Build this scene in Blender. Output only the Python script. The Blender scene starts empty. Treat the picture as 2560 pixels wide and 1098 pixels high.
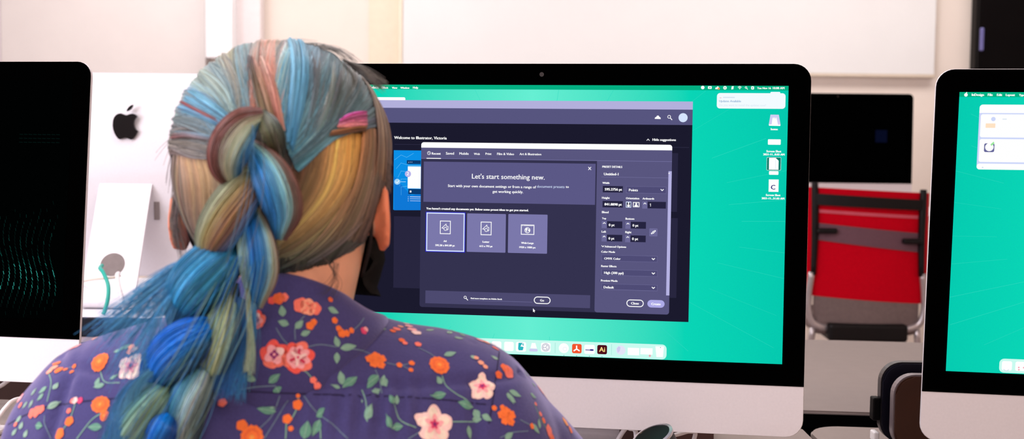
import bpy, bmesh, math, random
import numpy as np
from mathutils import Vector, Matrix, noise
from mathutils.bvhtree import BVHTree

random.seed(7); RNG = np.random.default_rng(7)
scene = bpy.context.scene
COL = scene.collection
PI = math.pi

# ------------------------------------------------------------------ camera
CAM_Z, FOCAL, CX, CY = 1.14, 3000.0, 1280.0, 549.0       # metres, and pixels of the 2560 x 1098 frame
PITCH, ROLL = 0.05963, 0.01115
_f = Vector((0, math.cos(PITCH), -math.sin(PITCH))); _r = Vector((1, 0, 0)); _u = _r.cross(_f)
CAM_R = math.cos(ROLL) * _r + math.sin(ROLL) * _u
CAM_U = -math.sin(ROLL) * _r + math.cos(ROLL) * _u
CAM_F = _f
CAM_O = Vector((0, 0, CAM_Z))
cd = bpy.data.cameras.new('camera'); cam = bpy.data.objects.new('camera', cd); COL.objects.link(cam)
cam.matrix_world = Matrix(((CAM_R.x, CAM_U.x, -CAM_F.x, 0), (CAM_R.y, CAM_U.y, -CAM_F.y, 0), (CAM_R.z, CAM_U.z, -CAM_F.z, CAM_Z), (0, 0, 0, 1)))
cd.sensor_width = 36; cd.lens = 36 * FOCAL / 2560; cd.clip_start = .05
cd.dof.use_dof = True; cd.dof.focus_distance = 1.5; cd.dof.aperture_fstop = 7.6
scene.camera = cam

def ray(px, py): return CAM_F + CAM_R * ((px - CX) / FOCAL) - CAM_U * ((py - CY) / FOCAL)
def at(px, py, d): return CAM_O + ray(px, py) * d         # the point at distance d seen at a pixel of the photograph

# ------------------------------------------------------------------ exposure, world, room lamps
vs = scene.view_settings
vs.view_transform = 'Standard'; vs.look = 'None'; vs.exposure = 0.0; vs.gamma = 1.0; vs.use_curve_mapping = False
w = bpy.data.worlds.new('world'); scene.world = w; w.use_nodes = True
w.node_tree.nodes['Background'].inputs[0].default_value = (.9, .93, 1, 1)
w.node_tree.nodes['Background'].inputs[1].default_value = .25

def area(name, loc, size, power, color, target=None, rot=None):
    ld = bpy.data.lights.new(name, 'AREA'); ld.shape = 'RECTANGLE'; ld.size, ld.size_y = size; ld.energy = power; ld.color = color
    o = bpy.data.objects.new(name, ld); COL.objects.link(o); o.location = loc
    if target is not None: o.rotation_euler = (Vector(target) - Vector(loc)).to_track_quat('-Z', 'Y').to_euler()
    return o
area('ceiling_lamp', (-1.3, 0.1, 2.72), (1.2, .6), 22, (1, .95, .95))
area('ceiling_lamp', (0.8, -.5, 2.72), (1.2, .6), 12, (1, .86, .80))
area('ceiling_lamp', (-2.0, 1.3, 2.72), (1.4, .7), 34, (1, .96, 1))
area('ceiling_lamp', (-1.3, 5.35, 2.74), (2.6, .7), 38, (1, .94, .92))
area('ceiling_lamp', (1.7, 5.35, 2.74), (2.6, .7), 33, (1, .92, .88))
area('ceiling_lamp', (-.2, 2.1, 2.72), (1.0, .5), 22, (.97, .95, 1))  # added to rim-light the shoulders and the top of the hair
area('ceiling_lamp', (0.1, -1.7, 2.72), (1.2, .6), 24, (.95, .91, 1))  # added behind the camera to brighten the computer chin and the hair
area('ceiling_lamp', (2.3, -.9, 2.72), (1.2, .6), 40, (1, .70, .50))
area('window_daylight', (-3.7, 0.3, 1.6), (2.6, 1.4), 128, (.88, .88, 1), target=(-1.0, 2.0, 1.0))

# ------------------------------------------------------------------ helpers
def lin(c):
    if isinstance(c, str):
        c = c.lstrip('#'); c = [int(c[i:i + 2], 16) for i in (0, 2, 4)]
    return tuple(((v / 255) / 12.92 if v / 255 <= .04045 else ((v / 255 + .055) / 1.055) ** 2.4) for v in c)

def mat(name, col, rough=.6, metal=0.0, spec=.5, var=.05, scale=30, bump=0.0, sheen=0.0, sheen_tint=None, stretch=None):
    m = bpy.data.materials.new(name); m.use_nodes = True
    nt = m.node_tree; b = nt.nodes['Principled BSDF']
    b.inputs['Roughness'].default_value = rough; b.inputs['Metallic'].default_value = metal
    b.inputs['Specular IOR Level'].default_value = spec
    c = lin(col)
    tc = nt.nodes.new('ShaderNodeTexCoord'); n = nt.nodes.new('ShaderNodeTexNoise'); n.inputs['Scale'].default_value = scale
    n.inputs['Detail'].default_value = 4
    src = tc.outputs['Object']
    if stretch:
        mp = nt.nodes.new('ShaderNodeMapping'); mp.inputs['Scale'].default_value = stretch
        nt.links.new(src, mp.inputs[0]); src = mp.outputs[0]
    nt.links.new(src, n.inputs['Vector'])
    r = nt.nodes.new('ShaderNodeValToRGB'); r.color_ramp.elements[0].position = .3; r.color_ramp.elements[1].position = .7
    r.color_ramp.elements[0].color = (*[v * (1 - var) for v in c], 1); r.color_ramp.elements[1].color = (*[min(1, v * (1 + var)) for v in c], 1)
    nt.links.new(n.outputs['Fac'], r.inputs[0]); nt.links.new(r.outputs[0], b.inputs['Base Color'])
    if bump:
        bp = nt.nodes.new('ShaderNodeBump'); bp.inputs['Strength'].default_value = bump; bp.inputs['Distance'].default_value = .002
        nt.links.new(n.outputs['Fac'], bp.inputs['Height']); nt.links.new(bp.outputs[0], b.inputs['Normal'])
    if sheen:
        b.inputs['Sheen Weight'].default_value = sheen; b.inputs['Sheen Roughness'].default_value = .4
        if sheen_tint: b.inputs['Sheen Tint'].default_value = (*lin(sheen_tint), 1)
    return m

def emit(name, col, strength=1.0):
    m = bpy.data.materials.new(name); m.use_nodes = True; nt = m.node_tree; nt.nodes.clear()
    e = nt.nodes.new('ShaderNodeEmission'); o = nt.nodes.new('ShaderNodeOutputMaterial')
    e.inputs[0].default_value = (*lin(col), 1); e.inputs[1].default_value = strength
    nt.links.new(e.outputs[0], o.inputs[0]); return m

def link(name, me, parent=None, mats=()):
    o = bpy.data.objects.new(name, me); COL.objects.link(o)
    for m in mats: me.materials.append(m)
    if parent is not None: o.parent = parent
    return o
def obj(name, bm, m, parent=None, smooth=False):
    bmesh.ops.recalc_face_normals(bm, faces=bm.faces)
    me = bpy.data.meshes.new(name); bm.to_mesh(me); bm.free()
    if smooth:
        for p in me.polygons: p.use_smooth = True
    return link(name, me, parent, m if isinstance(m, (list, tuple)) else [m])
def thing(name, label, cat, loc=(0, 0, 0), rotz=0, group=None):
    o = bpy.data.objects.new(name, None); COL.objects.link(o); o.location = loc; o.rotation_euler = (0, 0, rotz)
    o.empty_display_size = .05
    return tag(o, label, cat, group)
def tag(o, label, cat, group=None):
    o['label'] = label; o['category'] = cat
    if group: o['group'] = group
    return o
def struct(o): o['kind'] = 'structure'; return o
def keep_world(child, root):                                # child was built in world space
    child.parent = root
    child.matrix_parent_inverse = (Matrix.Translation(root.location) @ root.rotation_euler.to_matrix().to_4x4()).inverted()
    return child

def add_box(bm, x0, x1, y0, y1, z0, z1, bevel=0, seg=2, M=None):
    r = bmesh.ops.create_cube(bm, size=1)
    vs_ = r['verts']
    for v in vs_: v.co = Vector((x0 + (v.co.x + .5) * (x1 - x0), y0 + (v.co.y + .5) * (y1 - y0), z0 + (v.co.z + .5) * (z1 - z0)))
    if bevel:
        es = list({e for v in vs_ for e in v.link_edges})
        g = bmesh.ops.bevel(bm, geom=es, offset=bevel, segments=seg, affect='EDGES', profile=.5)
        vs_ = list({v for f in g['faces'] for v in f.verts} | {v for v in vs_ if v.is_valid})
    if M is not None:
        for v in vs_: v.co = M @ v.co
    return vs_
def box(*a, **k):
    bm = bmesh.new(); add_box(bm, *a, **k); return bm

def rounded_outline(x0, x1, z0, z1, r, n=6):
    r = max(min(r, (x1 - x0) / 2 - 1e-6, (z1 - z0) / 2 - 1e-6), 1e-6); out = []
    for cx, cz, a0 in ((x1 - r, z1 - r, 0), (x0 + r, z1 - r, 90), (x0 + r, z0 + r, 180), (x1 - r, z0 + r, 270)):
        for i in range(n + 1):
            a = math.radians(a0 + 90 * i / n); out.append((cx + r * math.cos(a), cz + r * math.sin(a)))
    return out
def add_prism_xz(bm, pts, y0, y1, bevel=0):                 # outline in x,z extruded along y
    a = [bm.verts.new((x, y0, z)) for x, z in pts]; b = [bm.verts.new((x, y1, z)) for x, z in pts]
    n = len(pts); fs = [bm.faces.new(a), bm.faces.new(b[::-1])]
    for i in range(n): bm.faces.new((a[i], b[i], b[(i + 1) % n], a[(i + 1) % n]))
    if bevel:
        es = list({e for f in fs for e in f.edges}); bmesh.ops.bevel(bm, geom=es, offset=bevel, segments=2, affect='EDGES')
def add_prism_xy(bm, pts, z0, z1, bevel=0):
    a = [bm.verts.new((x, y, z0)) for x, y in pts]; b = [bm.verts.new((x, y, z1)) for x, y in pts]
    n = len(pts); fs = [bm.faces.new(a[::-1]), bm.faces.new(b)]
    for i in range(n): bm.faces.new((a[i], a[(i + 1) % n], b[(i + 1) % n], b[i]))
    if bevel:
        es = list({e for f in fs for e in f.edges}); bmesh.ops.bevel(bm, geom=es, offset=bevel, segments=2, affect='EDGES')

def spline(pts, n):                                          # Catmull-Rom through the points (any dimension)
    p = np.array(pts, float); m = len(p)
    if m == 2: return np.array([p[0] + (p[1] - p[0]) * t for t in np.linspace(0, 1, n)])
    q = np.vstack([2 * p[0] - p[1], p, 2 * p[-1] - p[-2]]); out = []
    for t in np.linspace(0, m - 1 - 1e-9, n):
        i = int(t); u = t - i; a, b, c, d = q[i:i + 4]
        out.append(.5 * ((2 * b) + (-a + c) * u + (2 * a - 5 * b + 4 * c - d) * u * u + (-a + 3 * b - 3 * c + d) * u ** 3))
    return np.array(out)
def add_tube(bm, pts, radii, seg=12, n=None, up=None, flat=1.0):  # round tube through points, closed ends
    pts = [tuple(p) for p in pts]
    if not hasattr(radii, '__len__'): radii = [radii] * len(pts)
    P_ = np.array([(*p, r) for p, r in zip(pts, radii)])
    if n: P_ = spline(P_, n)
    rings = []; prev = None
    for i in range(len(P_)):
        t = Vector(P_[min(i + 1, len(P_) - 1)][:3] - P_[max(i - 1, 0)][:3]).normalized()
        if prev is None:
            prev = Vector(up) if up else (Vector((0, 0, 1)) if abs(t.z) < .9 else Vector((1, 0, 0)))
        s = t.cross(prev).normalized(); prev = s.cross(t).normalized()
        r = max(P_[i][3], 1e-5); c = Vector(P_[i][:3])
        rings.append([bm.verts.new(c + s * (r * math.cos(2 * PI * k / seg)) + prev * (r * flat * math.sin(2 * PI * k / seg))) for k in range(seg)])
    for a, b in zip(rings, rings[1:]):
        for k in range(seg): bm.faces.new((a[k], a[(k + 1) % seg], b[(k + 1) % seg], b[k]))
    bm.faces.new(rings[0][::-1]); bm.faces.new(rings[-1])
def tube(pts, radii, **k):
    bm = bmesh.new(); add_tube(bm, pts, radii, **k); return bm
def add_ellipsoid(bm, c, r, M=None, u=20, v=14):
    T = Matrix.Translation(Vector(c)) @ (M.to_4x4() if M is not None else Matrix.Identity(4)) @ Matrix.Diagonal((*r, 1))
    bmesh.ops.create_uvsphere(bm, u_segments=u, v_segments=v, radius=1, matrix=T)
def add_loft(bm, rings):
    R_ = [[bm.verts.new(p) for p in ring] for ring in rings]; n = len(R_[0])
    for a, b in zip(R_, R_[1:]):
        for k in range(n): bm.faces.new((a[k], a[(k + 1) % n], b[(k + 1) % n], b[k]))
    bm.faces.new(R_[0][::-1]); bm.faces.new(R_[-1])
def remesh(bm, voxel, smooth=6, fac=.5):                     # one continuous closed surface from overlapping closed shapes
    bmesh.ops.recalc_face_normals(bm, faces=bm.faces)
    me = bpy.data.meshes.new('tmp'); bm.to_mesh(me); bm.free()
    o = bpy.data.objects.new('tmp', me); COL.objects.link(o)
    md = o.modifiers.new('r', 'REMESH'); md.mode = 'VOXEL'; md.voxel_size = voxel; md.use_smooth_shade = True
    if smooth:
        s = o.modifiers.new('s', 'SMOOTH'); s.iterations = smooth; s.factor = fac
    dg = bpy.context.evaluated_depsgraph_get(); me2 = bpy.data.meshes.new_from_object(o.evaluated_get(dg))
    bpy.data.objects.remove(o); bpy.data.meshes.remove(me)
    for p in me2.polygons: p.use_smooth = True
    return me2
# ------------------------------------------------------------------ materials of the room
M = {}
M['wall'] = mat('wall_paint', '#efe3d9', .85, spec=.2, var=.015, scale=6)
M['wall_side'] = mat('side_wall_paint', '#e6dbd4', .85, spec=.2, var=.015, scale=6)
M['ceiling'] = mat('ceiling_paint', '#e8e4e0', .9, spec=.1, var=.02, scale=10)
M['floor'] = mat('floor_vinyl', '#a3928c', .6, spec=.3, var=.06, scale=12)
M['board'] = mat('board_enamel', '#eaeaea', .5, spec=.3, var=.01, scale=5)
M['pinboard'] = mat('pinboard_vinyl', '#e9e2df', .8, spec=.2, var=.015, scale=7)
M['white_trim'] = mat('white_trim_paint', '#f8f8fb', .5, var=.01)
M['shade_trim'] = mat('shaded_trim', '#ece2e2', .7, var=.02)
M['black'] = mat('matte_black', '#050406', .5, spec=.1, var=.2)
M['dark_gloss'] = mat('dark_gloss', '#070506', .4, spec=.08, var=.15, scale=8)
M['glint'] = mat('handle_glint', '#6c6ba6', .3, metal=.2, var=.05)
M['alu'] = mat('aluminium', '#dad4d7', .45, metal=.2, spec=.5, var=.02, scale=300)
M['glass_black'] = mat('bezel_glass', '#010101', .3, spec=.0, var=0)
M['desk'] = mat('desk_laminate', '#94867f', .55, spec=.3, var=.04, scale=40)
M['desk_white'] = mat('white_desk_laminate', '#ece9ee', .45, spec=.3, var=.02, scale=20)
M['desk_edge'] = mat('navy_edge', '#0d0f1c', .5, spec=.2, var=.1)
M['desk_strip'] = mat('light_strip', '#a898a0', .5, var=.05)
M['brown'] = mat('dark_brown_board', '#33201c', .7, spec=.2, var=.12, scale=18)
M['leg'] = mat('grey_steel', '#7d7a7c', .4, metal=.6, var=.05)
M['logo'] = mat('logo_black', '#0a0606', .2, spec=.3, var=0)
M['hole'] = mat('cable_hole_grey', '#7e7371', .8, spec=.1, var=.08, scale=60)
M['white_plastic'] = mat('white_plastic', '#eeecec', .4, var=.02)
M['white_cable'] = mat('white_cable', '#e6dfe0', .5, var=.03)
M['teal_cable'] = mat('teal_cable', '#17a08f', .45, var=.05)

# ------------------------------------------------------------------ the room
X0, X1, Y0, Y1, ZC = -4.0, 4.2, -2.6, 6.4, 2.8
struct(obj('floor', box(X0 - .1, X1 + .1, Y0 - .1, Y1 + .1, -.1, 0), M['floor']))
struct(obj('ceiling', box(X0 - .1, X1 + .1, Y0 - .1, Y1 + .1, ZC, ZC + .1), M['ceiling']))
struct(obj('wall_back', box(X0 - .1, X1 + .1, Y1, Y1 + .1, 0, ZC), M['wall']))
struct(obj('wall_left', box(X0 - .1, X0, Y0, Y1, 0, ZC), M['wall_side']))
struct(obj('wall_right', box(X1, X1 + .1, Y0, Y1, 0, ZC), M['wall_side']))
struct(obj('wall_front', box(X0 - .1, X1 + .1, Y0 - .1, Y0, 0, ZC), M['wall_side']))
def wx(px, y): return (px - CX) / FOCAL * y               # room x of a pixel column at depth y
# boards and trims on the back wall
b = thing('whiteboard', 'wide white board on the back wall above the monitors, its lower edge in view', 'whiteboard', (wx(1662, Y1), Y1, 1.55))
hw = wx(2325, 6.36) - wx(1662, Y1)
obj('board_panel', box(-hw, hw, -.045, -.005, 0, 1.2, bevel=.004), M['board'], b)
obj('frame', box(-hw - .004, hw + .004, -.05, -.004, -.016, 0, bevel=.003), mat('board_shade_rail', '#d8cab8', .5, var=.03), b)  # lower rail coloured as the yellowish shadow line under the board
obj('frame', box(-hw - .022, -hw - .001, -.05, -.004, -.016, 1.2, bevel=.003), mat('board_side_rail', '#f1e3cd', .5, var=.03), b)
p = thing('pinboard', 'broad pale pink pinboard panel on the back wall behind the dark-screened monitor', 'pinboard', (wx(260, 6.3), Y1, 1.2))
ph = wx(512, 6.28) - wx(260, 6.3)
obj('panel', box(-ph, ph, -.1, -.002, 0, 1.5, bevel=.004), M['pinboard'], p)
obj('edge_strip', box(-ph - .03, -ph - .001, -.1, -.002, 0, 1.5, bevel=.004), mat('pinboard_edge', '#e2d8de', .6, var=.02), p)
struct(obj('trim_1', box(wx(514, 6.2), wx(580, 6.2), 6.2, 6.395, 1.585, ZC - .01, bevel=.004), M['white_trim']))
struct(obj('trim_2', box(wx(580, 6.3), wx(652, 6.3), 6.3, 6.398, 0.01, ZC - .01, bevel=.01), M['shade_trim']))  # greyish column, the shade on it put into its colour
struct(obj('trim_3', box(wx(920, Y1), wx(996, Y1), Y1 - .012, Y1 - .001, 0.01, ZC - .01), mat('cream_trim', '#f0dfc9', .8, var=.02)))

# dark cabinet at the right
c = thing('storage_cabinet', 'tall shallow black cabinet at the right end of the back wall', 'cabinet', (wx(2413, 6.385) + .42, 6.29, 0))
obj('body', box(-.42, .42, .02, .1, 0, 2.3, bevel=.006), M['dark_gloss'], c)
d = obj('door', box(-.415, -.003, 0, .018, .08, 2.28, bevel=.004), M['dark_gloss'], c)
obj('handle', box(-.412, -.392, -.02, -.001, 1.67, 1.79, bevel=.006), M['glint'], d)  # bluish glint on the cabinet edge, put into the handle's colour
d = obj('door', box(.003, .415, 0, .018, .08, 2.28, bevel=.004), M['dark_gloss'], c)
obj('handle', box(.02, .036, -.02, -.001, 1.0, 1.12, bevel=.006), M['dark_gloss'], d)

# ------------------------------------------------------------------ desks
DZ = .735
def yrear(x): return 1.795 - .098 * x
def desk(name, label, pts, z, th, mtop, legs, bevel=.003):
    cx = sum(p_[0] for p_ in pts) / len(pts); cy = sum(p_[1] for p_ in pts) / len(pts)
    t = thing(name, label, 'desk', (cx, cy, 0))
    bm = bmesh.new(); add_prism_xy(bm, [(x - cx, y - cy) for x, y in pts], z - th, z, bevel); obj('desktop', bm, mtop, t)
    for x, y in legs:
        bm = bmesh.new(); add_box(bm, x - cx - .025, x - cx + .025, y - cy - .025, y - cy + .025, 0, z - th + .001, bevel=.004); obj('leg', bm, M['leg'], t)
    return t
def corner(cx, cy, r, a0, a1, n=7): return [(cx + r * math.cos(math.radians(a0 + (a1 - a0) * i / n)), cy + r * math.sin(math.radians(a0 + (a1 - a0) * i / n))) for i in range(n + 1)]
xa0, xa1, dep = -1.55, .427, .66
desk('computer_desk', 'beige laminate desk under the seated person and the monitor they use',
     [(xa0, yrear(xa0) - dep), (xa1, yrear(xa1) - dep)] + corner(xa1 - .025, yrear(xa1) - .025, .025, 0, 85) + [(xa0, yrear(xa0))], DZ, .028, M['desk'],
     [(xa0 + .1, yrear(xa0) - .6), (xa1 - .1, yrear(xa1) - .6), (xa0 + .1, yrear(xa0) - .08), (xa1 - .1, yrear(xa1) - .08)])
xb0, xb1 = .434, 1.9
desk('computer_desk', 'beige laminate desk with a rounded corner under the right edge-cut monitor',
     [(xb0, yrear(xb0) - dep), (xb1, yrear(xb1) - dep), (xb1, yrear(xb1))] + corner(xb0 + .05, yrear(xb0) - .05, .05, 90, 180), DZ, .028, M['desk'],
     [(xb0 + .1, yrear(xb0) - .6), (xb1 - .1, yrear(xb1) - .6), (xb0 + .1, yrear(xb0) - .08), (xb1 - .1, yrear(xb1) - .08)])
# added black trough standing for the shade between the two rows
GAP_SHADE = mat('gap_shade_black', '#020202', .95, spec=0, var=.1)
ct = obj('gap_filler', box(0, 1.55, 0, .096, 0, .171, bevel=.002), GAP_SHADE)
ct.location = (.40, yrear(.40) + .006, .56); ct.rotation_euler = (0, 0, -.0977); tag(ct, 'added black trough in the gap between the beige desks', 'filler')
t = obj('filler_leg', box(.06, .10, .03, .07, -.56, .002), M['black'], ct)
obj('filler_leg', box(1.45, 1.49, .03, .07, -.56, .002), M['black'], ct)
xo0, xo1 = .02, 2.3
desk('computer_desk', 'bare beige desk of the opposite row in front of the red chair',
     [(xo0, yrear(xo0) + .105), (xo1, yrear(xo1) + .105), (xo1, yrear(xo1) + .835), (xo0, yrear(xo0) + .835)], DZ, .028, mat('opposite_desk_laminate', '#897c77', .55, spec=.3, var=.03, scale=30),
     [(xo0 + .1, yrear(xo0) + .18), (xo1 - .1, yrear(xo1) + .18), (xo0 + .1, yrear(xo0) + .72), (xo1 - .1, yrear(xo1) + .72)])
# far white desk at the left with its dark edge
fd = thing('white_desk', 'white desk with a dark navy edge carrying the back-turned computer', 'desk', (-1.2, 2.78, 0), -.05)
obj('desktop', box(-.9, .86, -.35, .35, .752, .79, bevel=.002), M['desk_white'], fd)
obj('edge_band', box(-.9, .86, -.362, -.351, .750, .789, bevel=.002), M['desk_edge'], fd)
obj('rail', box(-.9, .86, -.36, -.335, .738, .7495), M['desk_strip'], fd)
obj('front_panel', box(-.9, .86, -.345, -.327, .0, .7375), M['brown'], fd)
obj('side_panel', box(-.9, -.88, -.326, .33, 0, .7515), M['brown'], fd); obj('side_panel', box(.84, .86, -.326, .33, 0, .7515), M['brown'], fd)

# ------------------------------------------------------------------ screen pictures
HEX = dict(white='#ffffff', menugreen='#04b083', orange='#ff9a58', lav='#b3b0dc', head='#57557f', dark='#1b1a2d', ice='#d6e4ff', line='#34324c',
           sky='#0b8fe6', sky2='#0f78d6', sky3='#5ab8f2', sky4='#9fd4fb', navy='#0c3a6e', lilac='#b9b4ea', panel='#28263f', din='#34324f', tab='#59567f',
           line2='#706d9c', banner='#5b5886', blue='#2320c0', card='#7b78ab', strip='#4d4a70', line3='#716e9b', field='#262440', drop='#4f4c76',
           tab2='#6d6a98', lav2='#b6b3e3', pill='#aeabe8', paper='#f2fbff', paleblue='#9ab8d8', palerblue='#d4e2f0', palepink='#f0c4d0', lilac2='#cfcdf2',
           ice2='#cdeff0', deepgreen='#077a68', navyC='#1d1470', dock='#c9fbf0', tealC='#2bb6bf', greyblue='#66679a', docksep='#a9e6dc', red='#f2532c',
           navyK='#2f2f8c', maroon='#4c0a18', aiyellow='#ffe08a', globe='#e4e4f7', rose='#f49fae', lilac3='#ccd6fa', peach='#ffe3c4', lightgreen='#9be89b')
EM = {}
def em(c):
    if c not in EM: EM[c] = emit('screen_' + c, HEX[c])
    return EM[c]
def wallpaper():
    m = bpy.data.materials.new('screen_wallpaper'); m.use_nodes = True; nt = m.node_tree; nt.nodes.clear()
    e = nt.nodes.new('ShaderNodeEmission'); o = nt.nodes.new('ShaderNodeOutputMaterial'); tc = nt.nodes.new('ShaderNodeTexCoord')
    sp = nt.nodes.new('ShaderNodeVectorMath'); sp.operation = 'LENGTH'
    mp = nt.nodes.new('ShaderNodeMapping'); mp.inputs['Location'].default_value = (.03, 0, 0); mp.inputs['Scale'].default_value = (2.6, 0, 2.6)
    r = nt.nodes.new('ShaderNodeValToRGB'); el = r.color_ramp.elements
    el[0].position = .0; el[0].color = (*lin('#66efd3'), 1); el[1].position = .95; el[1].color = (*lin('#03c4ac'), 1)
    k = el.new(.5); k.color = (*lin('#0ad5b6'), 1)
    n = nt.nodes.new('ShaderNodeTexNoise'); n.inputs['Scale'].default_value = 900
    mx = nt.nodes.new('ShaderNodeMix'); mx.data_type = 'RGBA'; mx.blend_type = 'SOFT_LIGHT'; mx.inputs[0].default_value = .18
    nt.links.new(tc.outputs['UV'], mp.inputs[0]); nt.links.new(mp.outputs[0], sp.inputs[0]); nt.links.new(sp.outputs['Value'], r.inputs[0])
    nt.links.new(tc.outputs['Object'], n.inputs[0]); nt.links.new(r.outputs[0], mx.inputs[6]); nt.links.new(n.outputs['Color'], mx.inputs[7])
    nt.links.new(mx.outputs[2], e.inputs[0]); nt.links.new(e.outputs[0], o.inputs[0]); return m
WALLPAPER = wallpaper(); RAYM = emit('screen_wallpaper_streak', '#30d8c0')
MENUBAR = emit('screen_menu_strip', '#04b083')

_tx = {}
def glyphs(s, bold):                                        # flat outline of a word from the built-in font
    if (s, bold) not in _tx:
        cu = bpy.data.curves.new('t', 'FONT'); cu.body = s; cu.offset = bold; cu.resolution_u = 2; cu.size = 1
        o = bpy.data.objects.new('t', cu); COL.objects.link(o)
        dg = bpy.context.evaluated_depsgraph_get(); me = bpy.data.meshes.new_from_object(o.evaluated_get(dg))
        _tx[(s, bold)] = ([tuple(v.co[:2]) for v in me.vertices], [tuple(p_.vertices) for p_ in me.polygons])
        bpy.data.objects.remove(o); bpy.data.curves.remove(cu); bpy.data.meshes.remove(me)
    return _tx[(s, bold)]
S_PX = .5967 / 2560; V_OFF = (.389 - .3357) / 2
class Flat:                                                  # flat coloured shapes of a picture on a screen, in 2560 x 1440 units
    def __init__(s): s.v = []; s.f = []; s.m = []; s.mats = []
    def mi(s, m):
        if m not in s.mats: s.mats.append(m)
        return s.mats.index(m)
    def add(s, pts, m, l):
        b0 = len(s.v); s.v += [((x - 1280) * S_PX, -.0012 - l * .00006, -V_OFF - y * S_PX) for x, y in pts]
        return b0, s.mi(m)
    def poly(s, pts, m, l):
        b0, i = s.add(pts, m, l); s.f.append(tuple(range(b0, b0 + len(pts)))); s.m.append(i)
    def rect(s, x0, y0, x1, y1, m, l, r=0):
        s.poly(rounded_outline(x0, x1, y0, y1, r, 5) if r else [(x0, y0), (x1, y0), (x1, y1), (x0, y1)], m, l)
    def loop(s, out, inn, m, l):
        n = len(out); b0, i = s.add(out + inn, m, l)
        for k in range(n): s.f.append((b0 + k, b0 + (k + 1) % n, b0 + n + (k + 1) % n, b0 + n + k)); s.m.append(i)
    def line(s, pts, m, l, w_):
        for (ax_, ay), (bx, by) in zip(pts, pts[1:]):
            d = math.hypot(bx - ax_, by - ay) or 1; ux, uy = (bx - ax_) / d * w_ / 2, (by - ay) / d * w_ / 2
            s.poly([(ax_ - ux - uy, ay - uy + ux), (bx + ux - uy, by + uy + ux), (bx + ux + uy, by + uy - ux), (ax_ - ux + uy, ay - uy - ux)], m, l)
    def text(s, st, x0, y, x1, m, l, bold):
        if bold > .015:                                       # heavier lettering: the word laid down three times a hair apart
            e_ = .55 if bold < .028 else .8 if bold < .045 else 1.05
            s.text(st, x0 - e_, y, x1 - e_, m, l + .1, 0); s.text(st, x0 + e_, y, x1 + e_, m, l + .2, 0); s.text(st, x0, y - e_ * .35, x1, m, l, 0); return
        v, f = glyphs(st, bold); xs = [p_[0] for p_ in v]; a, b_ = min(xs), max(xs)
        k = (x1 - x0) / (b_ - a)
        nat = 1.0 if len(st) > 2 else 1.0
        ky = k * nat
        b0, i = s.add([(x0 + (px - a) * k, y - py * ky) for px, py in v], m, l)
        for p_ in f: s.f.append(tuple(b0 + q for q in p_)); s.m.append(i)
    def item(s, it):
        k = it[1]
        if k == 'r': s.rect(*it[2:6], em(it[6]), it[7], it[8])
        elif k == 'o':
            x0, y0, x1, y1, c_, l, r, w_ = it[2:]
            n = 5; r = min(r, (y1 - y0) / 2 - .01); r = max(r, .6)
            s.loop(rounded_outline(x0, x1, y0, y1, r, n), rounded_outline(x0 + w_, x1 - w_, y0 + w_, y1 - w_, max(r - w_, .3), n), em(c_), l)
        elif k == 't': s.text(it[2], it[3], it[4], it[5], em(it[6]), it[7], it[8])
        elif k == 'c':
            x, y, r, c_, l, ring = it[2:]; n = 24
            o_ = [(x + r * math.cos(2 * PI * q / n), y + r * math.sin(2 * PI * q / n)) for q in range(n)]
            if ring: s.loop(o_, [(x + (r - ring) * math.cos(2 * PI * q / n), y + (r - ring) * math.sin(2 * PI * q / n)) for q in range(n)], em(c_), l)
            else: s.poly(o_, em(c_), l)
        elif k == 'p': s.line(it[2], em(it[3]), it[4], it[5])
        elif k == 'g': s.poly(it[2], em(it[3]), it[4])
    def build(s, name, parent):
        me = bpy.data.meshes.new(name); me.from_pydata(s.v, [], s.f)
        for m in s.mats: me.materials.append(m)
        me.polygons.foreach_set('material_index', s.m); me.update()
        o = bpy.data.objects.new(name, me); COL.objects.link(o); o.parent = parent; return o
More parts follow.
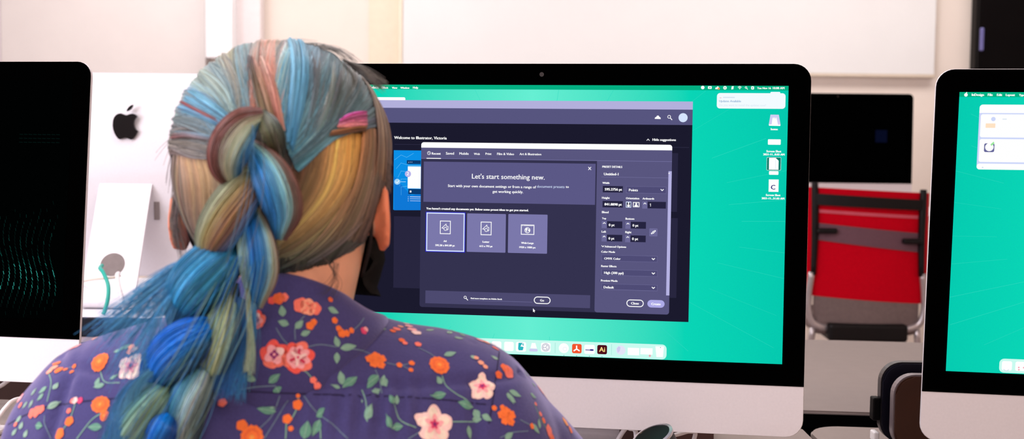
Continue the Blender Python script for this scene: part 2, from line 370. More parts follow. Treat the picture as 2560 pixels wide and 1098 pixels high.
MAIN_UI=[
('menu_bar', 't', 'Select', 343, 22, 392, 'white', 6, 0.035),
('menu_bar', 't', 'Effect', 410, 22, 445, 'white', 6, 0.035),
('menu_bar', 't', 'View', 467, 22, 496, 'white', 6, 0.035),
('menu_bar', 't', 'Window', 514, 22, 563, 'white', 6, 0.035),
('menu_bar', 't', 'Help', 583, 21, 611, 'white', 6, 0.035),
('menu_bar', 't', 'Tue Nov 16', 2402, 17, 2471, 'white', 6, 0.035),
('menu_bar', 't', '10:08 AM', 2481, 17, 2539, 'white', 6, 0.035),
('menu_bar', 'c', 2124, 10, 9.0, 'white', 2, 0),
('menu_bar', 'r', 2151, 3, 2170, 17, 'white', 2, 3),
('menu_bar', 'r', 2157, 8, 2165, 12, 'menugreen', 3, 0),
('menu_bar', 'g', [(2188.5, 18.1), (2189.3, 10.2), (2195.5, 9.2), (2199.4, 3.0), (2205.7, 6.0), (2208.0, 18.1)], 'white', 2),
('menu_bar', 'c', 2206, 15, 5.6, 'orange', 3, 0),
('menu_bar', 'c', 2238, 11, 9.0, 'white', 2, 0),
('menu_bar', 'c', 2238, 11, 4.3, 'menugreen', 3, 2),
('menu_bar', 'g', [(2270.4, 19.3), (2272.1, 3.7), (2282.3, 2.2), (2280.6, 18.2)], 'white', 2),
('menu_bar', 'p', [(2304.9, 6.9), (2312.6, 3.4), (2320.6, 7.3)], 'white', 2, 3, False),
('menu_bar', 'p', [(2308.7, 11.9), (2312.7, 9.8), (2316.8, 12.3)], 'white', 2, 3, False),
('menu_bar', 'c', 2313, 16, 2.1, 'white', 2, 0),
('menu_bar', 'c', 2345, 9, 5.6, 'white', 2, 2.4),
('menu_bar', 'p', [(2348.8, 13.0), (2353.0, 17.9)], 'white', 2, 3, False),
('menu_bar', 'r', 2371, 3, 2386, 19, 'white', 2, 4),
('menu_bar', 'c', 2378, 11, 3.0, 'menugreen', 3, 0),
('app_window', 'r', 110, 83, 2075, 125, 'lav', 1, 0),
('app_window', 'r', 110, 125, 2075, 205, 'head', 1, 0),
('app_window', 'r', 110, 205, 2075, 1236, 'dark', 1, 0),
('app_window', 'r', 330, 68, 541, 84, 'white', 1, 8),
('app_window', 'r', 330, 78, 541, 84, 'white', 1, 0),
('app_window', 'g', [(1879.4, 174.5), (1880.3, 167.2), (1886.5, 164.4), (1891.5, 157.2), (1898.8, 156.8), (1903.5, 163.8), (1909.4, 166.9), (1910.6, 174.9)], 'white', 3),
('app_window', 'c', 1954, 163, 9.0, 'white', 3, 3),
('app_window', 'p', [(1960.3, 169.3), (1968.4, 178.0)], 'white', 3, 4, False),
('app_window', 'c', 2026, 167, 23.5, 'ice', 3, 0),
('app_window', 't', 'Welcome to Illustrator, Victoria', 482, 293, 771, 'white', 6, 0.03),
('app_window', 't', 'Hide suggestions', 1870, 289, 1991, 'white', 6, 0.03),
('app_window', 'p', [(1840.8, 286.9), (1846.9, 280.1), (1853.3, 287.2)], 'white', 3, 3, False),
('app_window', 'r', 484, 321, 2060, 323, 'line', 2, 0),
('app_window', 'r', 480, 354, 633, 676, 'sky', 2, 0),
('app_window', 'g', [(484.4, 678.7), (482.1, 492.2), (538.4, 556.3), (583.3, 598.9), (631.6, 572.1), (631.7, 576.5), (633.0, 675.9)], 'sky2', 3),
('app_window', 'p', [(485.5, 405.5), (520.7, 379.1), (551.9, 391.7), (589.2, 369.7)], 'sky3', 3, 2, False),
('app_window', 'p', [(495.0, 453.0), (521.2, 422.4), (552.4, 430.6), (589.8, 412.9)], 'sky3', 3, 2, False),
('app_window', 'p', [(504.4, 500.5), (521.8, 465.7), (552.9, 469.5), (590.3, 456.1)], 'sky3', 3, 2, False),
('app_window', 'p', [(513.9, 548.0), (522.3, 508.9), (553.4, 508.5), (590.9, 499.3)], 'sky3', 3, 2, False),
('app_window', 'p', [(523.4, 595.6), (522.8, 552.2), (553.8, 547.4), (591.4, 542.5)], 'sky3', 3, 2, False),
('app_window', 'r', 553, 407, 630, 427, 'navy', 4, 0),
('app_window', 'r', 559, 441, 631, 559, 'white', 4, 0),
('app_window', 'r', 559, 434, 630, 440, 'sky3', 4, 0),
('app_window', 'r', 563, 562, 632, 590, 'navy', 4, 0),
('app_window', 'r', 571, 571, 580, 581, 'white', 5, 0),
('app_window', 'c', 563, 418, 1.9, 'ice', 5, 0),
('app_window', 'c', 572, 417, 1.9, 'ice', 5, 0),
('app_window', 'c', 581, 417, 1.9, 'ice', 5, 0),
('app_window', 'r', 572, 603, 632, 606, 'ice', 5, 0),
('app_window', 'r', 572, 614, 632, 616, 'ice', 5, 0),
('app_window', 'r', 573, 625, 632, 627, 'ice', 5, 0),
('app_window', 'r', 561, 604, 565, 607, 'ice', 5, 0),
('app_window', 'r', 561, 614, 565, 618, 'ice', 5, 0),
('app_window', 'r', 561, 625, 565, 628, 'ice', 5, 0),
('app_window', 'c', 560, 481, 17.1, 'lilac', 5, 0),
('app_window', 'c', 501, 524, 16.1, 'sky4', 5, 0),
('app_window', 'p', [(520.3, 524.1), (546.9, 523.7)], 'sky4', 5, 3, False),
('app_window', 'p', [(493.6, 524.5), (500.4, 530.9), (511.3, 517.8)], 'white', 6, 3, False),
('app_window', 't', '2', 554, 488, 565, 'white', 6, 0.03),
('app_window', 'r', 485, 711, 678, 1100, 'panel', 2, 0),
('app_window', 'r', 1932, 352, 2004, 659, 'panel', 2, 0),
('app_window', 'r', 1938, 692, 2009, 1111, 'panel', 2, 0),
('dialog_window', 'r', 632, 309, 1973, 1200, 'din', 4, 14),
('dialog_window', 'r', 632, 309, 1973, 337, 'white', 5, 14),
('dialog_window', 'r', 632, 325, 1973, 338, 'white', 5, 0),
('dialog_window', 'r', 632, 338, 1973, 398, 'tab', 5, 0),
('dialog_window', 'r', 1581, 396, 1973, 1200, 'tab', 5, 14),
('dialog_window', 'r', 1581, 396, 1973, 1170, 'tab', 5, 0),
('dialog_window', 'r', 632, 395, 1973, 398, 'line2', 6, 0),
('dialog_window', 't', 'Recent', 691, 375, 739, 'white', 6, 0.04),
('dialog_window', 't', 'Saved', 768, 374, 812, 'white', 6, 0.025),
('dialog_window', 't', 'Mobile', 842, 374, 892, 'white', 6, 0.025),
('dialog_window', 't', 'Web', 921, 374, 953, 'white', 6, 0.025),
('dialog_window', 't', 'Print', 984, 373, 1016, 'white', 6, 0.025),
('dialog_window', 't', 'Film & Video', 1047, 373, 1138, 'white', 6, 0.025),
('dialog_window', 't', 'Art & Illustration', 1168, 372, 1284, 'white', 6, 0.025),
('dialog_window', 'c', 675, 367, 9.8, 'white', 6, 2.4),
('dialog_window', 'p', [(674.8, 361.4), (674.8, 367.2), (679.7, 369.7)], 'white', 6, 2, False),
('dialog_window', 'r', 662, 393, 741, 398, 'white', 6, 0),
('dialog_window', 'r', 647, 413, 1574, 630, 'banner', 5, 0),
('dialog_window', 'p', [(1536.7, 431.7), (1549.2, 444.7)], 'white', 6, 3.4, False),
('dialog_window', 'p', [(1549.0, 431.6), (1536.9, 444.8)], 'white', 6, 3.4, False),
('dialog_window', 't', "Let's start something new.", 912, 501, 1304, 'white', 6, 0.022),
('dialog_window', 't', 'Start with your own document settings or from a range of', 781, 548, 1259, 'white', 6, 0.02),
('dialog_window', 't', 'document presets', 1264, 544, 1411, 'ice', 6, 0.0),
('dialog_window', 't', 'to', 1418, 543, 1434, 'white', 6, 0.02),
('dialog_window', 't', 'get working quickly.', 1025, 575, 1190, 'white', 6, 0.02),
('dialog_window', 't', "You haven't created any documents yet. Below some preset ideas to get you started.", 664, 671, 1220, 'white', 6, 0.05),
('dialog_window', 'r', 661, 683, 879, 900, 'blue', 5, 0),
('dialog_window', 'o', 665, 687, 875, 896, 'ice', 7, 0, 6),
('dialog_window', 'r', 666, 688, 874, 895, 'card', 6, 0),
('dialog_window', 'r', 888, 688, 1099, 895, 'card', 6, 4),
('dialog_window', 'r', 1112, 687, 1323, 895, 'card', 6, 4),
('dialog_window', 'o', 740, 730, 799, 802, 'white', 7, 0, 4),
('dialog_window', 'c', 770, 774, 9.8, 'white', 7, 3),
('dialog_window', 'p', [(750.7, 769.8), (773.4, 747.7), (775.1, 759.5)], 'white', 7, 3, False),
('dialog_window', 'p', [(750.7, 769.8), (759.9, 771.3)], 'white', 7, 3, False),
('dialog_window', 'p', [(775.1, 759.5), (784.6, 760.4), (784.8, 776.6), (779.8, 779.9)], 'white', 7, 3, False),
('dialog_window', 'o', 963, 731, 1022, 803, 'white', 7, 0, 4),
('dialog_window', 'c', 993, 775, 9.8, 'white', 7, 3),
('dialog_window', 'p', [(974.0, 770.5), (996.5, 748.6), (998.2, 760.3)], 'white', 7, 3, False),
('dialog_window', 'p', [(974.0, 770.5), (983.1, 772.0)], 'white', 7, 3, False),
('dialog_window', 'p', [(998.2, 760.3), (1007.6, 761.2), (1007.8, 777.3), (1002.8, 780.6)], 'white', 7, 3, False),
('dialog_window', 'o', 1181, 742, 1253, 796, 'white', 7, 0, 4),
('dialog_window', 'r', 1196, 747, 1247, 749, 'white', 7, 0),
('dialog_window', 'r', 1188, 747, 1192, 750, 'white', 7, 0),
('dialog_window', 'c', 1216, 772, 15.4, 'white', 7, 3.4),
('dialog_window', 'g', [(1205.1, 766.7), (1213.6, 760.2), (1218.0, 765.4), (1212.8, 773.0), (1216.1, 780.4), (1209.6, 779.5)], 'white', 7),
('dialog_window', 'g', [(1221.2, 764.3), (1228.9, 770.5), (1225.8, 779.1), (1219.2, 773.9)], 'white', 7),
('dialog_window', 't', 'A4', 761, 845, 777, 'white', 6, 0.05),
('dialog_window', 't', '595.28 x 841.89 pt', 716, 868, 822, 'white', 6, 0.05),
('dialog_window', 't', 'Letter', 975, 844, 1011, 'white', 6, 0.05),
('dialog_window', 't', '612 x 792 pt', 958, 867, 1028, 'white', 6, 0.05),
('dialog_window', 't', 'Web-Large', 1184, 845, 1250, 'white', 6, 0.05),
('dialog_window', 't', '1920 x 1080 px', 1174, 868, 1261, 'white', 6, 0.05),
('dialog_window', 'r', 664, 1110, 1557, 1179, 'strip', 5, 0),
('dialog_window', 'c', 883, 1141, 7.9, 'white', 6, 3),
('dialog_window', 'p', [(889.4, 1147.2), (896.9, 1155.2)], 'white', 6, 4, False),
('dialog_window', 't', 'Find more templates on Adobe Stock', 914, 1149, 1084, 'white', 6, 0.03),
('dialog_window', 'r', 912, 1155, 1248, 1157, 'line3', 6, 0),
('dialog_window', 'o', 1256, 1125, 1346, 1164, 'white', 6, 99, 4.5),
('dialog_window', 't', 'Go', 1290, 1151, 1311, 'white', 6, 0.03),
('dialog_window', 'g', [(1252.3, 1189.0), (1252.6, 1209.0), (1257.1, 1205.0), (1259.7, 1210.9), (1262.5, 1209.5), (1259.8, 1203.8), (1264.8, 1202.8)], 'white', 8),
('dialog_window', 't', 'PRESET DETAILS', 1610, 433, 1714, 'white', 6, 0.03),
('dialog_window', 't', 'Untitled-1', 1619, 473, 1695, 'white', 6, 0.03),
('dialog_window', 'r', 1605, 481, 1955, 483, 'line3', 6, 0),
('dialog_window', 't', 'Width', 1612, 518, 1648, 'white', 6, 0.03),
('dialog_window', 'r', 1614, 529, 1720, 563, 'field', 6, 0),
('dialog_window', 't', '595.2756 pt', 1625, 553, 1715, 'white', 6, 0.05),
('dialog_window', 'o', 1737, 529, 1946, 565, 'line3', 6, 0, 2.4),
('dialog_window', 'r', 1738, 530, 1945, 564, 'drop', 6, 0),
('dialog_window', 't', 'Points', 1752, 555, 1798, 'white', 6, 0.03),
('dialog_window', 'p', [(1918.6, 542.8), (1925.0, 549.0), (1931.1, 543.0)], 'white', 7, 4, False),
('dialog_window', 't', 'Height', 1611, 597, 1651, 'white', 6, 0.03),
('dialog_window', 'r', 1614, 608, 1721, 642, 'field', 6, 0),
('dialog_window', 't', '841.8898 pt', 1625, 632, 1715, 'white', 6, 0.05),
('dialog_window', 't', 'Orientation', 1737, 597, 1806, 'white', 6, 0.03),
('dialog_window', 't', 'Artboards', 1824, 597, 1884, 'white', 6, 0.03),
('dialog_window', 'o', 1737, 610, 1765, 641, 'ice', 7, 0, 3.6),
('dialog_window', 'r', 1737, 610, 1765, 641, 'field', 6, 0),
('dialog_window', 'c', 1751, 618, 4.3, 'white', 7, 0),
('dialog_window', 'r', 1744, 624, 1758, 638, 'white', 7, 6),
('dialog_window', 'o', 1774, 612, 1808, 638, 'white', 7, 0, 3.6),
('dialog_window', 'c', 1791, 621, 4.7, 'white', 7, 0),
('dialog_window', 'r', 1782, 626, 1800, 637, 'white', 7, 6),
('dialog_window', 'r', 1850, 608, 1946, 643, 'field', 6, 0),
('dialog_window', 'r', 1823, 608, 1850, 645, 'tab2', 6, 0),
('dialog_window', 'p', [(1830.9, 620.3), (1836.3, 615.3), (1841.8, 620.1)], 'white', 7, 3.4, False),
('dialog_window', 'p', [(1832.4, 632.9), (1836.7, 637.0), (1840.8, 632.7)], 'line3', 7, 2.4, False),
('dialog_window', 'p', [(1865.8, 618.9), (1866.1, 631.9)], 'white', 7, 2.6, False),
('dialog_window', 'p', [(1862.9, 621.5), (1865.8, 618.5)], 'white', 7, 2, False),
('dialog_window', 't', 'Bleed', 1612, 673, 1646, 'white', 6, 0.03),
('dialog_window', 't', 'Top', 1613, 705, 1634, 'white', 6, 0.03),
('dialog_window', 't', 'Bottom', 1737, 705, 1782, 'white', 6, 0.03),
('dialog_window', 'r', 1639, 715, 1720, 751, 'field', 6, 0),
('dialog_window', 'r', 1611, 715, 1639, 752, 'tab2', 6, 0),
('dialog_window', 'p', [(1619.5, 727.6), (1624.9, 722.6), (1630.5, 727.4)], 'white', 7, 3.4, False),
('dialog_window', 'p', [(1621.0, 740.3), (1625.3, 744.4), (1629.5, 740.1)], 'line3', 7, 2.4, False),
('dialog_window', 'r', 1763, 715, 1844, 751, 'field', 6, 0),
('dialog_window', 'r', 1736, 716, 1764, 753, 'tab2', 6, 0),
('dialog_window', 'p', [(1743.9, 728.1), (1749.3, 723.2), (1754.9, 727.9)], 'white', 7, 3.4, False),
('dialog_window', 'p', [(1745.4, 740.8), (1749.7, 744.9), (1753.8, 740.6)], 'line3', 7, 2.4, False),
('dialog_window', 't', '0 pt', 1649, 741, 1679, 'white', 6, 0.03),
('dialog_window', 't', '0 pt', 1774, 741, 1804, 'white', 6, 0.03),
('dialog_window', 't', 'Left', 1612, 776, 1635, 'white', 6, 0.03),
('dialog_window', 't', 'Right', 1737, 776, 1768, 'white', 6, 0.03),
('dialog_window', 'r', 1639, 786, 1721, 821, 'field', 6, 0),
('dialog_window', 'r', 1612, 787, 1640, 823, 'tab2', 6, 0),
('dialog_window', 'p', [(1620.1, 798.8), (1625.5, 793.8), (1631.1, 798.6)], 'white', 7, 3.4, False),
('dialog_window', 'p', [(1621.6, 811.5), (1625.9, 815.7), (1630.1, 811.3)], 'line3', 7, 2.4, False),
('dialog_window', 'r', 1763, 787, 1844, 822, 'field', 6, 0),
('dialog_window', 'r', 1736, 787, 1764, 824, 'tab2', 6, 0),
('dialog_window', 'p', [(1744.2, 799.2), (1749.6, 794.2), (1755.1, 798.9)], 'white', 7, 3.4, False),
('dialog_window', 'p', [(1745.7, 811.8), (1750.0, 816.0), (1754.1, 811.6)], 'line3', 7, 2.4, False),
('dialog_window', 't', '0 pt', 1649, 812, 1679, 'white', 6, 0.03),
('dialog_window', 't', '0 pt', 1773, 812, 1804, 'white', 6, 0.03),
('dialog_window', 'r', 1862, 748, 1905, 790, 'tab2', 6, 4),
('dialog_window', 'p', [(1875.0, 774.8), (1884.2, 764.8)], 'white', 7, 7, False),
('dialog_window', 'p', [(1882.9, 771.7), (1892.1, 761.4)], 'white', 7, 7, False),
('dialog_window', 'p', [(1877.5, 772.3), (1889.4, 764.0)], 'tab2', 8, 2.4, False),
('dialog_window', 'p', [(1613.8, 845.3), (1619.8, 851.1), (1626.0, 845.4)], 'white', 7, 3.4, False),
('dialog_window', 't', 'Advanced Options', 1630, 854, 1742, 'white', 6, 0.03),
('dialog_window', 't', 'Color Mode', 1612, 882, 1684, 'white', 6, 0.03),
('dialog_window', 'o', 1613, 893, 1907, 926, 'line3', 6, 0, 2.4),
('dialog_window', 'r', 1614, 894, 1906, 925, 'drop', 6, 0),
('dialog_window', 't', 'CMYK Color', 1628, 918, 1714, 'white', 6, 0.03),
('dialog_window', 'p', [(1879.6, 906.6), (1886.0, 912.4), (1892.1, 906.7)], 'white', 7, 4.4, False),
('dialog_window', 't', 'Raster Effects', 1613, 958, 1693, 'white', 6, 0.03),
('dialog_window', 'o', 1614, 969, 1909, 1002, 'line3', 6, 0, 2.4),
('dialog_window', 'r', 1616, 970, 1908, 1001, 'drop', 6, 0),
('dialog_window', 't', 'High (300 ppi)', 1629, 994, 1731, 'white', 6, 0.03),
('dialog_window', 'p', [(1881.0, 982.5), (1887.4, 988.3), (1893.6, 982.6)], 'white', 7, 4.4, False),
('dialog_window', 't', 'Preview Mode', 1613, 1035, 1700, 'white', 6, 0.03),
('dialog_window', 'o', 1616, 1046, 1910, 1078, 'line3', 6, 0, 2.4),
('dialog_window', 'r', 1617, 1047, 1909, 1076, 'drop', 6, 0),
('dialog_window', 't', 'Default', 1628, 1071, 1681, 'white', 6, 0.03),
('dialog_window', 'p', [(1882.4, 1058.5), (1888.8, 1064.2), (1895.0, 1058.5)], 'white', 7, 4.4, False),
('dialog_window', 'r', 1956, 447, 1973, 1099, 'lav2', 6, 0),
('dialog_window', 'c', 1959, 458, 3.2, 'white', 7, 0),
('dialog_window', 'o', 1749, 1126, 1840, 1165, 'white', 6, 99, 4.5),
('dialog_window', 't', 'Close', 1774, 1152, 1814, 'white', 6, 0.05),
('dialog_window', 'r', 1859, 1125, 1949, 1165, 'pill', 6, 99),
('dialog_window', 't', 'Create', 1880, 1152, 1928, 'white', 6, 0.05),
('notification', 'r', 2198, 38, 2546, 118, 'paper', 4, 16),
('notification', 'r', 2469, 31, 2519, 42, 'paper', 3, 10),
('notification', 't', 'Updates Available', 2210, 85, 2321, 'paleblue', 5, 0.02),
('notification', 't', 'Do you want to install the updates now?', 2211, 105, 2448, 'palerblue', 5, 0.0),
('notification', 'r', 2229, 58, 2289, 63, 'palerblue', 5, 0),
('notification', 'r', 2211, 61, 2221, 65, 'palepink', 5, 0),
('drive_icon', 'g', [(2472.2, 147.9), (2514.1, 148.3), (2523.9, 199.1), (2464.5, 198.1)], 'lilac2', 3),
('drive_icon', 'g', [(2464.5, 198.1), (2523.9, 199.1), (2522.4, 206.1), (2465.9, 205.2)], 'white', 4),
('drive_icon', 'g', [(2478.8, 198.9), (2482.1, 167.9), (2487.0, 160.6), (2490.3, 169.9), (2493.5, 159.5), (2497.4, 169.8), (2502.2, 160.5), (2511.2, 199.0)], 'white', 4),
('drive_icon', 't', 'home', 2476, 228, 2510, 'white', 6, 0.06),
('screenshot_icon', 'r', 2462, 275, 2527, 303, 'white', 3, 4),
('screenshot_icon', 't', 'Screen Shot', 2456, 342, 2530, 'white', 6, 0.06),
('screenshot_icon', 't', '2021-11...8.03 AM', 2440, 358, 2547, 'white', 6, 0.06),
('document_icon', 'o', 2458, 367, 2531, 436, 'ice2', 3, 6, 3),
('document_icon', 'r', 2459, 368, 2530, 435, 'deepgreen', 3, 6),
('document_icon', 'g', [(2469.7, 370.8), (2502.7, 370.4), (2518.5, 385.3), (2518.3, 431.4), (2470.0, 431.2)], 'white', 4),
('document_icon', 'p', [(2502.2, 382.4), (2502.8, 430.0)], 'palerblue', 5, 1.6, False),
('document_icon', 'r', 2471, 439, 2519, 458, 'white', 4, 4),
('picture_icon', 'r', 2471, 482, 2521, 546, 'white', 3, 0),
('picture_icon', 't', 'C', 2483, 534, 2504, 'navyC', 5, 0.06),
('picture_icon', 't', 'Screen Shot', 2458, 568, 2531, 'white', 6, 0.06),
('picture_icon', 't', '2021-11...51.03 AM', 2437, 585, 2551, 'white', 6, 0.06),
('dock', 'r', 598, 1359, 1964, 1438, 'dock', 2, 24),
('dock', 'r', 691, 1375, 744, 1425, 'white', 3, 9),
('dock', 'r', 759, 1375, 813, 1425, 'white', 3, 9),
('dock', 'r', 828, 1374, 881, 1424, 'white', 3, 9),
('dock', 'r', 896, 1374, 949, 1424, 'white', 3, 9),
('dock', 'r', 964, 1374, 1017, 1424, 'white', 3, 9),
('dock', 'r', 1031, 1373, 1084, 1423, 'white', 3, 9),
('dock', 'r', 1099, 1373, 1151, 1423, 'white', 3, 9),
('dock', 'r', 1163, 1372, 1218, 1424, 'white', 3, 9),
('dock', 'g', [(1176.8, 1376.7), (1199.5, 1375.9), (1187.9, 1394.6), (1195.6, 1403.0), (1195.8, 1416.5), (1178.5, 1417.1), (1174.7, 1408.0)], 'tealC', 5),
('dock', 'g', [(1196.4, 1385.7), (1203.8, 1376.2), (1204.5, 1394.0)], 'tealC', 5),
('dock', 'g', [(1192.2, 1395.5), (1204.6, 1399.4), (1200.1, 1416.3), (1190.4, 1416.7)], 'tealC', 5),
('dock', 'g', [(1241.0, 1404.6), (1248.1, 1375.3), (1267.5, 1374.6), (1276.6, 1404.4)], 'white', 4),
('dock', 'r', 1235, 1406, 1281, 1421, 'lilac2', 3, 8),
('dock', 'r', 1298, 1371, 1350, 1421, 'white', 3, 9),
('dock', 'c', 1324, 1396, 21.0, 'greyblue', 5, 2),
('dock', 'c', 1324, 1396, 15.0, 'greyblue', 5, 1.6),
('dock', 'p', [(1324.3, 1396.0), (1331.2, 1383.5)], 'greyblue', 5, 1.8, False),
('dock', 'p', [(1324.3, 1396.0), (1331.6, 1408.0)], 'greyblue', 5, 1.8, False),
('dock', 'p', [(1324.3, 1396.0), (1310.1, 1396.5)], 'greyblue', 5, 1.8, False),
('dock', 'r', 1373, 1369, 1376, 1424, 'docksep', 3, 0),
('dock', 'r', 1673, 1367, 1676, 1424, 'docksep', 3, 0),
('dock', 'c', 1421, 1397, 26.8, 'white', 4, 0),
('dock', 'c', 1427, 1401, 10.7, 'palerblue', 5, 1.2),
('dock', 'r', 1465, 1372, 1516, 1422, 'red', 3, 9),
('dock', 'p', [(1489.4, 1399.0), (1489.1, 1384.0)], 'white', 5, 7, False),
('dock', 'p', [(1489.4, 1399.0), (1476.4, 1408.0)], 'white', 5, 7, False),
('dock', 'p', [(1489.4, 1399.0), (1502.6, 1407.1)], 'white', 5, 7, False),
('dock', 'r', 1530, 1374, 1586, 1423, 'white', 3, 9),
('dock', 'p', [(1538.1, 1402.2), (1561.5, 1402.4)], 'navyK', 5, 4, False),
('dock', 'r', 1560, 1397, 1580, 1406, 'navyK', 5, 6),
('dock', 'r', 1599, 1373, 1651, 1422, 'maroon', 3, 9),
('dock', 't', 'Ai', 1610, 1409, 1640, 'aiyellow', 6, 0.03),
('dock', 'c', 1724, 1397, 24.6, 'globe', 4, 0),
('dock', 'g', [(1702.3, 1389.3), (1711.6, 1376.2), (1722.3, 1382.2), (1718.4, 1401.5), (1708.0, 1412.5)], 'lilac2', 5),
('dock', 'r', 1760, 1382, 1821, 1421, 'white', 3, 0),
('dock', 'r', 1827, 1381, 1891, 1415, 'white', 3, 0),
('dock', 'c', 1877, 1421, 5.6, 'rose', 5, 0),
('dock', 'g', [(1905.0, 1369.4), (1950.0, 1368.9), (1945.5, 1426.1), (1911.4, 1426.3)], 'white', 3),
('dock', 'c', 1932, 1375, 2.1, 'greyblue', 5, 0),
('dock', 'c', 1422, 1436, 2.1, 'greyblue', 5, 0),
('dock', 'c', 1490, 1436, 2.1, 'greyblue', 5, 0),
('dock', 'c', 1558, 1435, 2.1, 'greyblue', 5, 0),
('dock', 'c', 1625, 1435, 2.1, 'greyblue', 5, 0)]
RIGHT_UI=[
('menu_bar', 't', 'InDesign', 59, 19, 116, 'white', 6, 0.06),
('menu_bar', 't', 'File', 135, 19, 157, 'white', 6, 0.06),
('menu_bar', 't', 'Edit', 178, 19, 202, 'white', 6, 0.06),
('menu_bar', 't', 'Layout', 220, 19, 262, 'white', 6, 0.06),
('menu_bar', 't', 'Type', 282, 19, 310, 'white', 6, 0.06),
('menu_bar', 'c', 31, 14, 8.6, 'white', 3, 0),
('menu_bar', 'p', [(30.7, 7.3), (34.0, 1.9)], 'white', 3, 4, False),
('app_window', 'r', 99, 62, 1040, 388, 'lilac3', 2, 16),
('app_window', 'r', 99, 62, 1040, 100, 'white', 3, 16),
('app_window', 'r', 99, 80, 1040, 104, 'white', 3, 0),
('app_window', 'r', 107, 110, 1030, 226, 'white', 3, 10),
('app_window', 'r', 107, 234, 1030, 350, 'white', 3, 10),
('app_window', 'r', 99, 358, 1040, 388, 'white', 3, 14),
('app_window', 'c', 167, 134, 10.7, 'lilac3', 5, 0),
('app_window', 'r', 132, 156, 178, 178, 'peach', 5, 2),
('app_window', 'r', 210, 132, 230, 136, 'palerblue', 5, 0),
('app_window', 'r', 130, 256, 179, 300, 'greyblue', 5, 8),
('app_window', 'c', 155, 275, 20.3, 'white', 6, 0),
('app_window', 'g', [(159.0, 262.1), (174.0, 246.7), (178.4, 255.8), (165.2, 268.1)], 'lightgreen', 7),
('app_window', 'c', 128, 378, 3.9, 'palerblue', 5, 0),
('dock', 'r', 260, 1362, 2300, 1436, 'dock', 2, 24),
('dock', 'r', 272, 1374, 322, 1424, 'white', 3, 10),
('dock', 'p', [(282.9, 1419.3), (295.2, 1426.4), (306.9, 1419.7)], 'palerblue', 5, 4, False),
('dock', 'r', 338, 1374, 388, 1424, 'white', 3, 10),
('dock', 'c', 355, 1405, 3.9, 'rose', 5, 0),
('dock', 'c', 356, 1417, 3.9, 'rose', 5, 0),
('dock', 'c', 379, 1405, 3.9, 'rose', 5, 0)]

